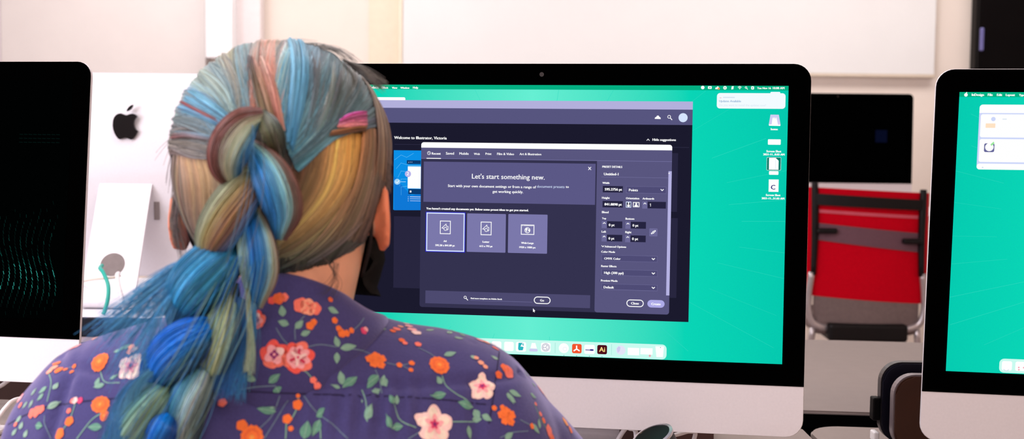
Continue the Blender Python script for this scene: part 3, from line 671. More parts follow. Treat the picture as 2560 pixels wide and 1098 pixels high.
# ------------------------------------------------------------------ all-in-one desktop computers
LOGO = [(240,560),(235,610),(245,700),(275,800),(320,880),(370,940),(410,952),(470,928),(530,915),(590,920),(640,940),(690,957),(740,925),(800,850),(853,745),(800,702),(770,640),(755,570),(765,500),(795,440),(847,385),(790,335),(730,318),(670,328),(600,355),(560,358),(500,335),(440,313),(380,322),(320,357),(270,420),(247,490)]
LEAF = [(588,265),(600,212),(648,150),(700,112),(745,100),(728,155),(692,207),(640,246)]
def computer(label, x, y, ztop, yaw, tilt, zdesk, kind, stand_w=.19):
    C_, S_ = math.cos(yaw), math.sin(yaw)
    t = thing('desktop_computer', label, 'computer', (x, y, zdesk), yaw)
    T = Matrix.Translation((0, 0, ztop - zdesk)) @ Matrix.Rotation(-tilt, 4, 'X')   # panel space: x right, y back, z up, origin top centre of the glass
    def put(o): o.matrix_basis = T; return o
    bm = bmesh.new(); rings = []
    for dp, ins in ((0, .0006), (.0015, 0), (.005, .0), (.0075, .002), (.010, .008), (.014, .025), (.019, .05), (.025, .085), (.031, .125), (.036, .165), (.0385, .20), (.0392, .216)):
        rings.append([(px, dp, pz) for px, pz in rounded_outline(-.325 + ins, .325 - ins, -.4515 + ins, -ins, .021, 6)])
    add_loft(bm, rings); body = put(obj('body', bm, M['alu'], t, True)); body.data.set_sharp_from_angle(angle=math.radians(50))
    bm = bmesh.new(); ol = rounded_outline(-.3247, .3247, -.389, -.0003, .0205, 7)
    ol = [q for q in ol if q[1] > -.36] + [(-.3247, -.389), (.3247, -.389)]
    ol.sort(key=lambda q: math.atan2(q[1] + .2, q[0]))
    add_prism_xz(bm, ol, -.0009, .0002); put(obj('bezel', bm, M['glass_black'], t))
    bm = bmesh.new(); n = 16; vs_ = [bm.verts.new((.0028 * math.cos(2 * PI * k / n), -.0011, -.0135 + .0028 * math.sin(2 * PI * k / n))) for k in range(n)]; bm.faces.new(vs_)
    put(obj('webcam', bm, mat('webcam_lens', '#2c2829', .3, var=0), t))
    # stand
    prof = spline([(.030, .26), (.045, .235), (.085, .155), (.135, .055), (.152, .022), (.150, .008), (.128, .0035), (.05, .003), (-.03, .003)], 44)
    out, inn = [], []
    for i in range(len(prof)):
        d = prof[min(i + 1, len(prof) - 1)] - prof[max(i - 1, 0)]; d /= np.linalg.norm(d); nrm = np.array([d[1], -d[0]])
        th = .0038 if prof[i][1] > .02 else .0030
        out.append(prof[i] + nrm * th * -1); inn.append(prof[i] + nrm * th)
    bm = bmesh.new(); pts = [tuple(q) for q in out] + [tuple(q) for q in inn[::-1]]
    zmin = min(q[1] for q in pts)
    pts = [(q[0], q[1] - zmin) for q in pts]
    hw_ = stand_w / 2
    a = [bm.verts.new((-hw_, py, pz)) for py, pz in pts]; b_ = [bm.verts.new((hw_, py, pz)) for py, pz in pts]; n = len(pts)
    for i in range(n): bm.faces.new((a[i], b_[i], b_[(i + 1) % n], a[(i + 1) % n]))
    m_ = n // 2
    for L_ in (a, b_):
        for i in range(m_ - 1): bm.faces.new((L_[i], L_[i + 1], L_[n - 2 - i], L_[n - 1 - i]))
    st = obj('stand', bm, M['alu'], t)
    if kind == 'back':
        k = .076 / 857
        bm = bmesh.new()
        for pl_ in (LOGO, LEAF): add_prism_xz(bm, [(-(q[0] - 545) * k * 1.0, -.118 - (q[1] - 640) * k) for q in pl_], .0330, .0396)
        put(obj('logo', bm, M['logo'], t))
        # round cable opening in the neck: a flat disc with the recess's shade in its grey
        bm = bmesh.new(); n = 28; r_ = .0265
        qi = min(range(8, len(prof) - 12), key=lambda i_: abs(prof[i_][1] - .100)); dv = prof[qi + 1] - prof[qi - 1]; dv /= np.linalg.norm(dv)
        nr = Vector((0, -dv[1], dv[0])); nr = nr if nr.y > 0 else -nr; sl = Vector((0, dv[0], dv[1])); ex = Vector((1, 0, 0))
        c0 = Vector((0, prof[qi][0], prof[qi][1] - zmin)) + nr * .0042
        ring = [bm.verts.new(c0 + ex * (r_ * math.cos(2 * PI * q / n)) + sl * (r_ * math.sin(2 * PI * q / n))) for q in range(n)]
        ring2 = [bm.verts.new(c0 - nr * .0002 + (v.co - c0) * .97) for v in ring]
        bm.faces.new(ring2); [bm.faces.new((ring[q], ring[(q + 1) % n], ring2[(q + 1) % n], ring2[q])) for q in range(n)]
        obj('cable_opening', bm, M['hole'], st)
        put(obj('dark_block', box(-.072, -.060, .036, .0388, -.322, -.282, bevel=.001), M['hole'], t))  # small dark block on the back, beside the neck
    # the picture on the glass
    s = Flat()
    if kind in ('main', 'right'):
        s.rect(0, 0, 2560, 1440, WALLPAPER, 0)
        rr = random.Random(3 if kind == 'main' else 5)
        for k in range(34):
            a_ = 2 * PI * (k + rr.uniform(-.3, .3)) / 34; r0, r1 = rr.uniform(950, 1150), rr.uniform(1350, 1650)
            p0 = (1280 + r0 * math.cos(a_), 720 + r0 * .6 * math.sin(a_)); p1 = (1280 + r1 * math.cos(a_), 720 + r1 * .6 * math.sin(a_))
            q = [p_ for p_ in (p0, p1)]
            tt = [1.0]
            for (c0_, c1_, lo, hi) in ((p0[0], p1[0], 2, 2558), (p0[1], p1[1], 26, 1438)):
                if c1_ > hi: tt.append((hi - c0_) / (c1_ - c0_))
                if c1_ < lo: tt.append((lo - c0_) / (c1_ - c0_))
            tm = min(tt)
            if tm > .05: s.line([p0, (p0[0] + (p1[0] - p0[0]) * tm, p0[1] + (p1[1] - p0[1]) * tm)], RAYM, .3, rr.choice((.8, 1.1, 1.6)))
    elif kind == 'left':
        s.rect(0, 0, 2560, 1440, emit('screen_off_black', '#010202'), 0)
        f = s; rr = random.Random(11)
        lev = [emit('screen_dash', c_) for c_ in ('#041513', '#072723', '#0b3b35', '#12554c', '#1d7a6e', '#35a79a')]
        for ci in range(26):
            for ri in range(36):
                xx = 2480 - ci * 38 + 26 * math.sin(ri * .28 + ci * .12); yy = 640 + ri * 22 + 8 * math.sin(ci * .6)
                g = math.exp(-((yy - 1190) / 120) ** 2) * (.5 + .5 * math.exp(-((xx - 2250) / 330) ** 2)) + .33 * math.exp(-((yy - 960) / 240) ** 2) + .10
                if ri < 8: g *= .6
                g *= rr.uniform(.25, 1.15); g -= .12
                if g <= .03 or xx > 2520: continue
                i_ = min(5, int(g * 6)); sl_ = 6 + 5 * math.cos(ri * .28 + ci * .12)
                f.line([(xx, yy), (xx + sl_ * .8, yy + rr.uniform(12, 20))], lev[i_], 1, 3.2)
        for ri in range(3):
            for ci in range(9): f.line([(2230 + ci * 30, 330 + ri * 24), (2250 + ci * 30, 331 + ri * 24)], lev[0], 1, 4)
    elif kind == 'far':
        s.rect(0, 0, 2560, 1440, emit('far_screen_black', '#010101'), 0); s.rect(1985, 560, 2200, 790, emit('far_screen_reflection', '#070b20'), 1)  # blue square: a reflection on the glass, drawn as a dim glow
    if kind != 'back':
        sc = put(s.build('screen', t))
        uv = sc.data.uv_layers.new(name='UVMap')
        for lp in sc.data.loops:
            co = sc.data.vertices[lp.vertex_index].co; uv.data[lp.index].uv = (co.x, co.z + .195)
        wm = [m_ for m_ in sc.data.materials if m_.name.startswith('screen_wallpaper') and m_ is WALLPAPER]
        if kind in ('main', 'right'):
            ui = MAIN_UI if kind == 'main' else RIGHT_UI
            names = []
            for it in ui:
                if it[0] not in names: names.append(it[0])
            for nm in names:
                f = Flat()
                if nm == 'menu_bar': f.rect(0, 0, 2560, 24, MENUBAR, .6)
                for it in ui:
                    if it[0] == nm: f.item(it)
                f.build(nm, sc)
    return t
"""left, main, right: poses solved from the photograph"""
computer('silver all-in-one computer the person faces, dark document window on its green desktop', .0349, 1.4914, 1.2445, -.149, .0198, DZ, 'main', .19)
computer('silver all-in-one computer cut by the right edge, green desktop with a white window', .8143, 1.3534, 1.2376, -.1808, -.088, DZ, 'right')
computer('silver all-in-one computer cut by the left edge, its screen almost black', -.9126, 1.7443, 1.2544, -.16, .1059, DZ, 'left', .15)
computer('white-looking all-in-one computer turned away, dark fruit logo on its back', -.847, 2.665, 1.296, PI - .02, .03, .79, 'back', .115)

# ------------------------------------------------------------------ far computer, its table, the red chair
ft = thing('white_table', 'white table behind the red chair carrying the far black-screened computer', 'table', (1.45, 5.35, 0))
obj('tabletop', box(-.8, .7, -.4, .4, .855, .88, bevel=.003), M['desk_white'], ft)
for sx in (-.74, .64):
    for sy in (-.34, .34): obj('leg', box(sx - .03, sx + .03, sy - .03, sy + .03, 0, .8545), M['leg'], ft)
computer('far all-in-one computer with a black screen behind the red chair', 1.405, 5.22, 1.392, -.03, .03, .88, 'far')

RED = mat('red_mesh_fabric', '#d2041f', .85, spec=.05, var=.10, scale=220)
REDW = mat('dark_chair_plastic', '#0c080b', .5, spec=.25, var=.1)
MAUVE = mat('mauve_band', '#6e4a57', .7, var=.06, scale=90)
GREYC = mat('grey_seat_cloth', '#7b6a69', .8, var=.08, scale=70)
STEEL = mat('polished_steel', '#c9c2c6', .25, metal=.7, var=.03)
PINKL = mat('pink_stitch_band', '#d9586c', .7, var=.05)
rc = thing('red_chair', 'red mesh-backed chair with black frame and silver tube legs', 'chair', (wx(2180, 4.6), 4.62, 0), -.05)
def cy_(u): return .10 * (u / .24) ** 2                      # the back curves around the sitter (away from the camera at its edges)
def strip(z0, z1, x0, x1, d0, th, lean=.0):
    bm = bmesh.new(); rings = []
    for i in range(15):
        u = x0 + (x1 - x0) * i / 14; y = -cy_(u) * -.5 + d0
        rings.append([(u, y - th, z0(u) if callable(z0) else z0), (u, y + th, z0(u) if callable(z0) else z0), (u, y + th, z1(u) if callable(z1) else z1), (u, y - th, z1(u) if callable(z1) else z1)])
    add_loft(bm, rings); return bm
sl = lambda z, k=-.028: (lambda u: z + k * u)
obj('backrest', strip(sl(.565, -.06), sl(.992, -.04), -.236, .236, .0, .004), RED, rc)
obj('stitch_band', strip(sl(.893, -.05), sl(.905, -.05), -.19, .19, -.006, .002), PINKL, rc)
obj('lumbar_band', strip(sl(.775, -.11), sl(.845, -.09), -.2, .205, -.0075, .003), MAUVE, rc)
obj('crossbar', strip(sl(.925, -.04), sl(.967, -.05), -.21, .215, -.018, .008), REDW, rc)
for sx in (-1, 1):
    obj('upright', tube([(sx * .208, -.008 + .036, 1.008 - .012 * sx), (sx * .206, -.008 + .03, .93), (sx * .204, -.01 + .03, .80), (sx * .207, -.012 + .03, .66)], [.013, .014, .013, .011], seg=10, n=12), REDW, rc, True)
    obj('lumbar_tab', box(min(sx * .125, sx * .2), max(sx * .125, sx * .2), -.02, .02, .806 - .03 * sx * .6, .826 - .03 * sx * .6, bevel=.006), REDW, rc)
    obj('frame_tube', tube([(sx * .212, .02, .67), (sx * .222, .022, .58), (sx * .222, .02, .52), (sx * .205, .02, .475), (sx * .165, .02, .455), (sx * .13, .03, .452)], .0135, seg=10, n=26), STEEL, rc, True)
    obj('leg', tube([(sx * .20, .03, .45), (sx * .22, .06, .25), (sx * .225, .08, .02), (sx * .225, .12, .012), (sx * .225, .45, .012)], .0125, seg=10, n=24), STEEL, rc, True)
    obj('leg', tube([(sx * .20, .40, .45), (sx * .22, .43, .25), (sx * .225, .45, .012)], .0125, seg=10, n=16), STEEL, rc, True)
obj('lower_cloth', strip(sl(.468, -.05), sl(.565, -.06), -.20, .205, .002, .005), GREYC, rc)
obj('seat', box(-.2, .2, .02, .46, .425, .49, bevel=.025, seg=3), GREYC, rc)
obj('seat_pan', box(-.15, .155, -.022, .40, .405, .475, bevel=.014), REDW, rc)
obj('bracket', box(.02, .085, .0, .08, .385, .408, bevel=.006), REDW, rc)

# ------------------------------------------------------------------ small things on the desks
def rcase(label, px, pxr, ptop, yy, th, col, rim):
    x0_, x1_ = wx(px, yy), wx(pxr, yy); zt = CAM_Z + (378 - ptop) / FOCAL * yy
    t = thing('rounded_case', label, 'case', ((x0_ + x1_) / 2, yy, DZ)); hw_ = (x1_ - x0_) / 2; h = zt - DZ
    bm = bmesh.new(); add_prism_xz(bm, [(a, b_) for a, b_ in rounded_outline(-hw_, hw_, 0, h, .026, 8)], 0, th, .002); obj('shell', bm, col, t)
    bm = bmesh.new(); o_ = rounded_outline(-hw_ - .0022, hw_ + .0022, 0, h + .0022, .0285, 8); i_ = rounded_outline(-hw_ + .001, hw_ - .001, .001, h - .001, .025, 8); n = len(o_)
    R_ = [[bm.verts.new((a, y_, b_)) for a, b_ in L_] for L_, y_ in ((o_, .004), (i_, .004), (i_, th - .004), (o_, th - .004))]
    for k in range(4):
        for q in range(n): bm.faces.new((R_[k][q], R_[k][(q + 1) % n], R_[(k + 1) % 4][(q + 1) % n], R_[(k + 1) % 4][q]))
    obj('rim', bm, rim, t); return t
NAVY = mat('navy_plastic', '#0c0d1d', .4, spec=.3, var=.1); BRN = mat('brown_plastic', '#3d2013', .5, spec=.25, var=.1)
k = rcase('dark blue round-cornered case with a silver rim, standing behind the right computer', 2222, 2420, 912, 1.655, .022, NAVY, mat('dark_rim', '#17151c', .3, spec=.5, var=.03))
obj('bracket', box(-.067, -.0565, .002, .02, .03, .062, bevel=.002), M['black'], k); obj('foot', box(-.0655, -.0575, .0, .02, 0, .014, bevel=.002), M['white_plastic'], k)
rcase('brown round-cornered case with a silver rim, in front of the dark blue one', 2255, 2430, 944, 1.605, .022, BRN, mat('brushed_rim', '#7b7075', .3, metal=.3, var=.03))
bx = obj('brown_box', box(-.064, .064, -.05, .05, 0, .058, bevel=.002), mat('reddish_brown_card', '#4a2f2c', .75, var=.1, scale=25))
bx.location = (wx(1690, 1.57), 1.665, DZ); tag(bx, 'low reddish brown box lying behind the main computer, below its chin', 'box')

pk = thing('desk_speaker', 'small dark cylinder with a slanted glossy top and silver ring below the main screen', 'speaker', (wx(1655, 1.40), 1.405, DZ))
axd = Vector((-.42, -.20, .88)).normalized(); sx_ = axd.cross(Vector((0, 0, 1))).normalized(); sy_ = axd.cross(sx_)
ctr = at(1630, 1090, 1.385) - Vector(pk.location)
def disc_ring(c_, r, n=36): return [c_ + sx_ * (r * math.cos(2 * PI * q / n)) + sy_ * (r * math.sin(2 * PI * q / n)) for q in range(n)]
bm = bmesh.new(); foot = Vector((ctr.x + .012, ctr.y + .02, 0))
rings = [disc_ring(ctr - axd * .0005, .0238), disc_ring(ctr - axd * .004, .0245), disc_ring(ctr - axd * .028, .0245)]
low = [Vector((foot.x + .024 * math.cos(-2 * PI * q / 36 + PI / 2), foot.y + .024 * math.sin(-2 * PI * q / 36 + PI / 2), 0)) for q in range(36)]
# align the foot ring to the slanted one before lofting
best = min(range(36), key=lambda s_: sum((low[(q + s_) % 36] - rings[2][q]).length for q in range(36)))
best2 = min(range(36), key=lambda s_: sum((low[(-q + s_) % 36] - rings[2][q]).length for q in range(36)))
c1_ = [low[(q + best) % 36] for q in range(36)]; c2_ = [low[(-q + best2) % 36] for q in range(36)]
low = c1_ if sum((c1_[q] - rings[2][q]).length for q in range(36)) < sum((c2_[q] - rings[2][q]).length for q in range(36)) else c2_
rings += [[low[q] * 1.0 + Vector((0, 0, .008)) for q in range(36)], low]
add_loft(bm, rings); obj('body', bm, mat('charcoal_shell', '#2a2529', .5, var=.1), pk, True)
bm = bmesh.new(); o1, i1, o2, i2 = disc_ring(ctr, .0252), disc_ring(ctr + axd * .0008, .0218), disc_ring(ctr - axd * .003, .0252), disc_ring(ctr - axd * .003, .0218)
R_ = [[bm.verts.new(v) for v in L_] for L_ in (o1, i1, i2, o2)]
for a in range(4):
    for q in range(36): bm.faces.new((R_[a][q], R_[a][(q + 1) % 36], R_[(a + 1) % 4][(q + 1) % 36], R_[(a + 1) % 4][q]))
obj('ring', bm, STEEL, pk)
bm = bmesh.new(); bm.faces.new([bm.verts.new(v) for v in disc_ring(ctr - axd * .0001, .0221)]); obj('face', bm, mat('gloss_black', '#050506', .3, spec=.15, var=0), pk)

def cable(name, label, pts, r, m, n=40, cat='cable'):
    return tag(obj(name, tube(pts, r, seg=8, n=n), m, None, True), label, cat)
L_ = lambda x, y, d: tuple(at(x, y, d))
cable('white_cable', 'white cable looping behind the dark desk speaker', [L_(1672, 1092, 1.50), L_(1700, 1085, 1.52), L_(1725, 1079, 1.54), L_(1738, 1088, 1.545), (wx(1738, 1.5), 1.55, DZ + .004), (wx(1700, 1.5), 1.62, DZ + .004)], .0028, M['white_cable'])
cable('white_cable', 'white cable end left of the dark desk speaker, at the stand', [(wx(1545, 1.5), 1.56, DZ + .003), L_(1560, 1076, 1.52), L_(1576, 1072, 1.51), L_(1590, 1085, 1.50), (wx(1600, 1.5), 1.50, DZ + .003)], .0030, M['white_cable'])
# cables through the neck of the back-turned computer
cable('teal_cable', 'teal cable coming out of the round opening in the back-turned stand', [L_(255, 664, 2.52), L_(250, 671, 2.49), L_(258, 682, 2.47), L_(270, 712, 2.45), L_(270, 745, 2.44), L_(262, 778, 2.435), L_(258, 786, 2.432)], .0042, M['teal_cable'])
cable('white_cable', 'thick white cable hanging beside the teal one from the stand opening', [L_(296, 684, 2.50), L_(293, 690, 2.48), L_(296, 715, 2.455), L_(306, 750, 2.445), L_(310, 782, 2.44)], .0048, M['white_cable'])
cable('white_cable', 'thin pale cable running left from the stand opening over the white desk', [L_(300, 690, 2.50), L_(285, 694, 2.47), L_(262, 696, 2.47), L_(225, 700, 2.50), L_(190, 708, 2.54), L_(150, 716, 2.56)], .0026, mat('pale_cable', '#cfc3b6', .5, var=.05))

# keyboard under the left computer
kb = thing('keyboard', 'white keyboard at the lower left corner below the dark-screened computer', 'keyboard', (-.915, 1.640, DZ), -.14)
obj('base', box(-.21, .21, -.057, .057, 0, .008, bevel=.003), M['alu'], kb)
KEY = mat('white_key', '#f1eff1', .5, var=.01)
bm0 = box(-.0078, .0078, -.0076, .0076, .008, .0112, bevel=.0012); key0 = obj('key', bm0, KEY, kb)
first = True
for r_ in range(5):
    nk = 14
    for c_ in range(nk):
        if r_ == 4 and 3 < c_ < 9: continue
        xx = -.2015 + .0078 + c_ * .0299 * .97; yy = .043 - r_ * .0205
        if first: o = key0; first = False
        else: o = key0.copy(); COL.objects.link(o); o.parent = kb
        o.location = (xx, yy, 0)
        o.scale = (1.55, 1.1, 1)
cable('white_cable', 'white cable curving down to the keyboard at the lower left', [L_(-60, 1062, 1.66), L_(-10, 1046, 1.665), L_(12, 1022, 1.67), L_(30, 1004, 1.68), L_(52, 997, 1.70), L_(80, 1002, 1.75), L_(120, 1010, 1.80)], .0032, M['white_cable'])
cable('white_cable', 'white cable hanging under the dark-screened computer at the left edge', [L_(40, 940, 1.86), L_(18, 954, 1.86), L_(-4, 968, 1.86), L_(-60, 985, 1.86), L_(-120, 1015, 1.86)], .0032, M['white_cable'])
# ------------------------------------------------------------------ the seated person
SKIN = mat('skin', '#dfa181', .5, spec=.35, var=.05, scale=60)
SKIN.node_tree.nodes['Principled BSDF'].inputs['Subsurface Weight'].default_value = .12
SKIN.node_tree.nodes['Principled BSDF'].inputs['Subsurface Radius'].default_value = (.01, .004, .002)
CLOTH = mat('navy_cotton', '#444072', .85, spec=.15, var=.08, scale=500, bump=.15, sheen=1.0, sheen_tint='#c6bce4')
HC = at(702, 376, .99)                                        # head centre
HA, HB, HUP, HDN = .0842, .097, .0868, .107
def rdir(d):
    n = 2.0 if d.z > 0 else 2.5
    rho = math.sqrt((d.x / HA) ** 2 + (d.y / HB) ** 2); z = abs(d.z) / (HUP if d.z > 0 else HDN)
    return (rho ** n + z ** n) ** (-1 / n)
def onhead(d, lift=0.0):
    d = d.normalized(); return HC + d * (rdir(d) + lift)
def hit(px, py, side=1):                                      # near (1) or far (-1) side of the head along a pixel's ray; the rim if it misses
    d = ray(px, py).normalized(); t0 = (HC - CAM_O).dot(d); best = None
    f = lambda t: ((CAM_O + d * t) - HC).length - rdir(((CAM_O + d * t) - HC).normalized())
    tm = min((t0 + k * .004 for k in range(-20, 21)), key=f)
    if f(tm) >= 0: return onhead((CAM_O + d * tm) - HC)
    lo, hi = tm, tm - side * .25
    for _ in range(40):
        m_ = (lo + hi) / 2
        if f(m_) < 0: lo = m_
        else: hi = m_
    return CAM_O + d * lo

person = thing('person', 'seated person seen from behind with a blue and teal braid and a navy floral shirt', 'person', (HC.x, 1.0, 0))
def own(o): return keep_world(o, person)

# body: one continuous surface
XC = HC.x
def W_(dx, y, z): return Vector((XC + dx, y, z))
bm = bmesh.new()
add_ellipsoid(bm, HC + Vector((0, .002, .002)), (HA * .95, HB * .95, HUP * .95), u=32, v=24)
add_ellipsoid(bm, HC + Vector((0, .006, -.03)), (HA * .90, HB * .88, .070), u=28, v=20)
add_ellipsoid(bm, HC + Vector((.004, .042, -.075)), (.052, .052, .050), u=24, v=16)          # jaw
add_ellipsoid(bm, HC + Vector((.006, .088, -.100)), (.020, .016, .016))                       # chin
add_tube(bm, [HC + Vector((.006, .090, -.005)), HC + Vector((.007, .106, -.028)), HC + Vector((.007, .112, -.042))], [.007, .010, .012], n=8)   # nose
for s in (-1, 1):
    add_ellipsoid(bm, HC + Vector((.007 + s * .011, .102, -.045)), (.007, .008, .006))
    add_ellipsoid(bm, HC + Vector((.005 + s * .036, .072, -.035)), (.022, .018, .016))        # cheek
    add_ellipsoid(bm, HC + Vector((.005 + s * .030, .086, .008)), (.022, .010, .006))         # brow
add_ellipsoid(bm, HC + Vector((.006, .098, -.068)), (.019, .008, .005)); add_ellipsoid(bm, HC + Vector((.006, .096, -.077)), (.017, .009, .006))
# ears: a flared disc with a rolled rim and a lobe
def ear(cx_px, cy_px, s, d=.985, k=1.0):
    c = at(cx_px, cy_px, d)
    R_ = Matrix.Rotation(math.radians(s * 15), 3, 'Z') @ Matrix.Rotation(math.radians(-3 * s), 3, 'Y')
    add_ellipsoid(bm, c, (.0055, .015, .024 * k), R_)
    pts = []
    for q in range(15):
        a = math.radians(-70 + 250 * q / 14)
        pts.append(c + R_ @ Vector((s * .002, -.0155 * math.cos(a) * 1.0, .0255 * k * math.sin(a))))
    add_tube(bm, pts, .0038, seg=8)
    add_ellipsoid(bm, c + R_ @ Vector((0, .002, -.022 * k)), (.0048, .008, .008), R_)
    add_tube(bm, [c, c + Vector((-s * .022, .006, -.002))], [.012, .016], seg=10)
ear(955, 543, 1); ear(457, 546, -1)
NK = at(718, 770, .985)
add_tube(bm, [HC + Vector((.010, .006, -.06)), (HC + NK) / 2 + Vector((.006, .004, -.02)), NK + Vector((0, .004, -.02)), NK + Vector((0, .01, -.09))], [.062, .0585, .050, .052], seg=24, n=14)
# torso, hips, thighs, shins
YS = 1.0
add_loft(bm, [[W_(rx * math.cos(2 * PI * k / 24), yc + ry * math.sin(2 * PI * k / 24), z) for k in range(24)] for z, rx, ry, yc in
              ((.44, .15, .09, .97), (.50, .165, .105, .97), (.60, .145, .095, .98), (.72, .15, .095, .985), (.84, .15, .085, .99), (.90, .13, .07, .995), (.945, .085, .05, 1.0))])
SHR, SHL = W_(.176, 1.015, .915), W_(-.170, 1.015, .908)
ELR, ELL = W_(.244, 1.10, .790), W_(-.230, 1.10, .785)
WRR, WRL = W_(.185, 1.285, .775), W_(-.165, 1.285, .775)
for sh, el, wr in ((SHR, ELR, WRR), (SHL, ELL, WRL)):
    add_tube(bm, [W_(0, 1.0, .90), sh + Vector((0, .004, -.035)), sh * .5 + el * .5 + Vector((0, 0, -.004)), el, el * .5 + wr * .5, wr], [.045, .036, .036, .034, .030, .024], seg=16, n=24)
for s in (-1, 1):
    add_tube(bm, [W_(s * .085, .97, .50), W_(s * .11, 1.20, .52), W_(s * .12, 1.40, .50)], [.078, .07, .055], seg=16, n=10)
    add_tube(bm, [W_(s * .12, 1.40, .50), W_(s * .12, 1.42, .30), W_(s * .12, 1.40, .09)], [.055, .05, .035], seg=16, n=10)
    add_tube(bm, [W_(s * .12, 1.37, .05), W_(s * .13, 1.48, .042), W_(s * .135, 1.57, .03)], [.038, .036, .022], seg=14, n=8)
# hands lying on the desk: palm, four unequal bent fingers, thumb from the side
def hand(wr, s):
    f = Vector((-s * .12, 1, 0)).normalized(); r_ = f.cross(Vector((0, 0, 1)))
    pz = DZ + .022
    kn = Vector((wr.x, wr.y, pz + .006)) + f * .085
    for q in range(5):
        o_ = (q - 2) * .0165
        add_tube(bm, [wr + r_ * o_ * .45, Vector((wr.x, wr.y, pz + .008)) + f * .045 + r_ * o_ * .9, kn + r_ * o_], [.016, .0135, .0095], seg=10, n=8)
    for q, (ln, o_) in enumerate(((.072, -.030), (.082, -.0105), (.077, .0105), (.060, .030))):
        b_ = kn + r_ * (o_ * s); 
        add_tube(bm, [b_, b_ + f * ln * .42 + Vector((0, 0, .008)), b_ + f * ln * .74 + Vector((0, 0, -.004)), b_ + f * ln * .96 + Vector((0, 0, -.018))], [.0092, .0085, .0078, .0062], seg=10, n=10)
    b_ = Vector((wr.x, wr.y, pz)) + f * .028 - r_ * (s * .026)
    add_tube(bm, [b_, b_ + f * .022 - r_ * (s * .020), b_ + f * .050 - r_ * (s * .028) + Vector((0, 0, -.006)), b_ + f * .070 - r_ * (s * .028) + Vector((0, 0, -.012))], [.014, .0105, .009, .007], seg=10, n=10)
hand(WRR, 1); hand(WRL, -1)
body = remesh(bm, .0042, smooth=5)
EARM = mat('ear_skin', '#ee8b63', .5, spec=.35, var=.05, scale=60)
EARM.node_tree.nodes['Principled BSDF'].inputs['Subsurface Weight'].default_value = .2
EARM.node_tree.nodes['Principled BSDF'].inputs['Subsurface Radius'].default_value = (.01, .003, .002)
own(link('body', body, None, [SKIN, EARM]))
for pol in body.polygons:
    for ec in (at(955, 543, .985), at(457, 546, .985)):
        d_ = pol.center - ec
        if abs(d_.x) < .016 and abs(d_.y) < .024 and abs(d_.z) < .034 and (pol.center.x - HC.x) * (ec.x - HC.x) > 0 and abs(pol.center.x - HC.x) > .0785: pol.material_index = 1
EYE = mat('eye_white', '#e9e4df', .2, var=.01); IRIS = mat('iris', '#3b4a4d', .2, var=.05); 
for s in (-1, 1):
    c = HC + Vector((.005 + s * .031, .0835, -.006)); b_ = bmesh.new(); add_ellipsoid(b_, c, (.0125, .0105, .0085)); e = own(obj('eye', b_, EYE, None, True))
    b_ = bmesh.new(); add_ellipsoid(b_, c + Vector((0, .0075, 0)), (.005, .0035, .005)); i_ = obj('iris', b_, IRIS, None, True); i_.parent = e; 
TROU = mat('dark_denim', '#23242f', .85, spec=.15, var=.1, scale=300)
bm = bmesh.new()
add_loft(bm, [[W_(rx * math.cos(2 * PI * k / 24), yc + ry * math.sin(2 * PI * k / 24), z) for k in range(24)] for z, rx, ry, yc in ((.435, .16, .1, .97), (.50, .178, .118, .97), (.60, .16, .11, .98), (.66, .155, .105, .98))])
for s in (-1, 1):
    add_tube(bm, [W_(s * .085, .96, .50), W_(s * .11, 1.20, .52), W_(s * .12, 1.40, .50), W_(s * .12, 1.435, .42), W_(s * .12, 1.42, .25), W_(s * .12, 1.40, .10)], [.088, .08, .068, .064, .06, .055], seg=18, n=30)
own(link('trousers', remesh(bm, .008, 4), None, [TROU]))
SHOE = mat('black_shoe', '#141315', .5, var=.1)
for s in (-1, 1):
    bm = bmesh.new(); add_ellipsoid(bm, W_(s * .13, 1.47, .040), (.047, .125, .040)); add_ellipsoid(bm, W_(s * .122, 1.40, .06), (.043, .055, .055)); add_box(bm, XC + s * .13 - .04, XC + s * .13 + .04, 1.37, 1.575, .001, .02, bevel=.012)
    own(link('shoe', remesh(bm, .006, 3), None, [SHOE]))

# shirt: lofted across the shoulders so that its top line is the photographed one
TOPS = [(-.236, .846, 1.03, .028, .80), (-.230, .886, 1.025, .050, .79), (-.220, .922, 1.02, .062, .76), (-.203, .943, 1.015, .073, .70), (-.178, .966, 1.01, .084, .60), (-.150, .980, 1.008, .092, .545), (-.115, .990, 1.005, .098, .535),
        (-.075, .998, 1.0, .102, .53), (-.03, 1.004, .997, .104, .53), (.0, 1.006, .997, .104, .53), (.03, 1.006, .997, .104, .53), (.078, .999, 1.0, .102, .53), (.108, .992, 1.003, .099, .535),
        (.142, .983, 1.008, .093, .545), (.173, .973, 1.012, .085, .60), (.194, .962, 1.016, .077, .66), (.208, .945, 1.02, .069, .72), (.222, .926, 1.025, .060, .76), (.232, .904, 1.03, .048, .79), (.240, .870, 1.035, .028, .80)]
bm = bmesh.new(); rings = []
TT = spline(TOPS, 60)
for dx, zt, yc, ry, zb in TT:
    ring = []; n = 40; zc = (zt + zb) / 2; rz = (zt - zb) / 2
    for k in range(n):
        a = 2 * PI * k / n; e_ = .62
        ca, sa = math.cos(a), math.sin(a)
        lean = .012 * max(0, (zt - (zc + rz * sa)) / .1) if ca < 0 else 0
        ring.append(W_(dx, yc + ry * math.copysign(abs(ca) ** .8, ca) - min(lean, .028), zc + rz * math.copysign(abs(sa) ** e_, sa)))
    rings.append(ring)
add_loft(bm, rings)
for sh, el, wr in ((SHR, ELR, WRR), (SHL, ELL, WRL)):
    add_tube(bm, [sh + Vector((0, 0, -.02)), sh * .5 + el * .5, el, el * .5 + wr * .5, wr * .98 + el * .02], [.055, .055, .052, .046, .036], seg=20, n=26)
shirt_me = remesh(bm, .0045, smooth=9, fac=.5)
bm = bmesh.new(); bm.from_mesh(shirt_me)
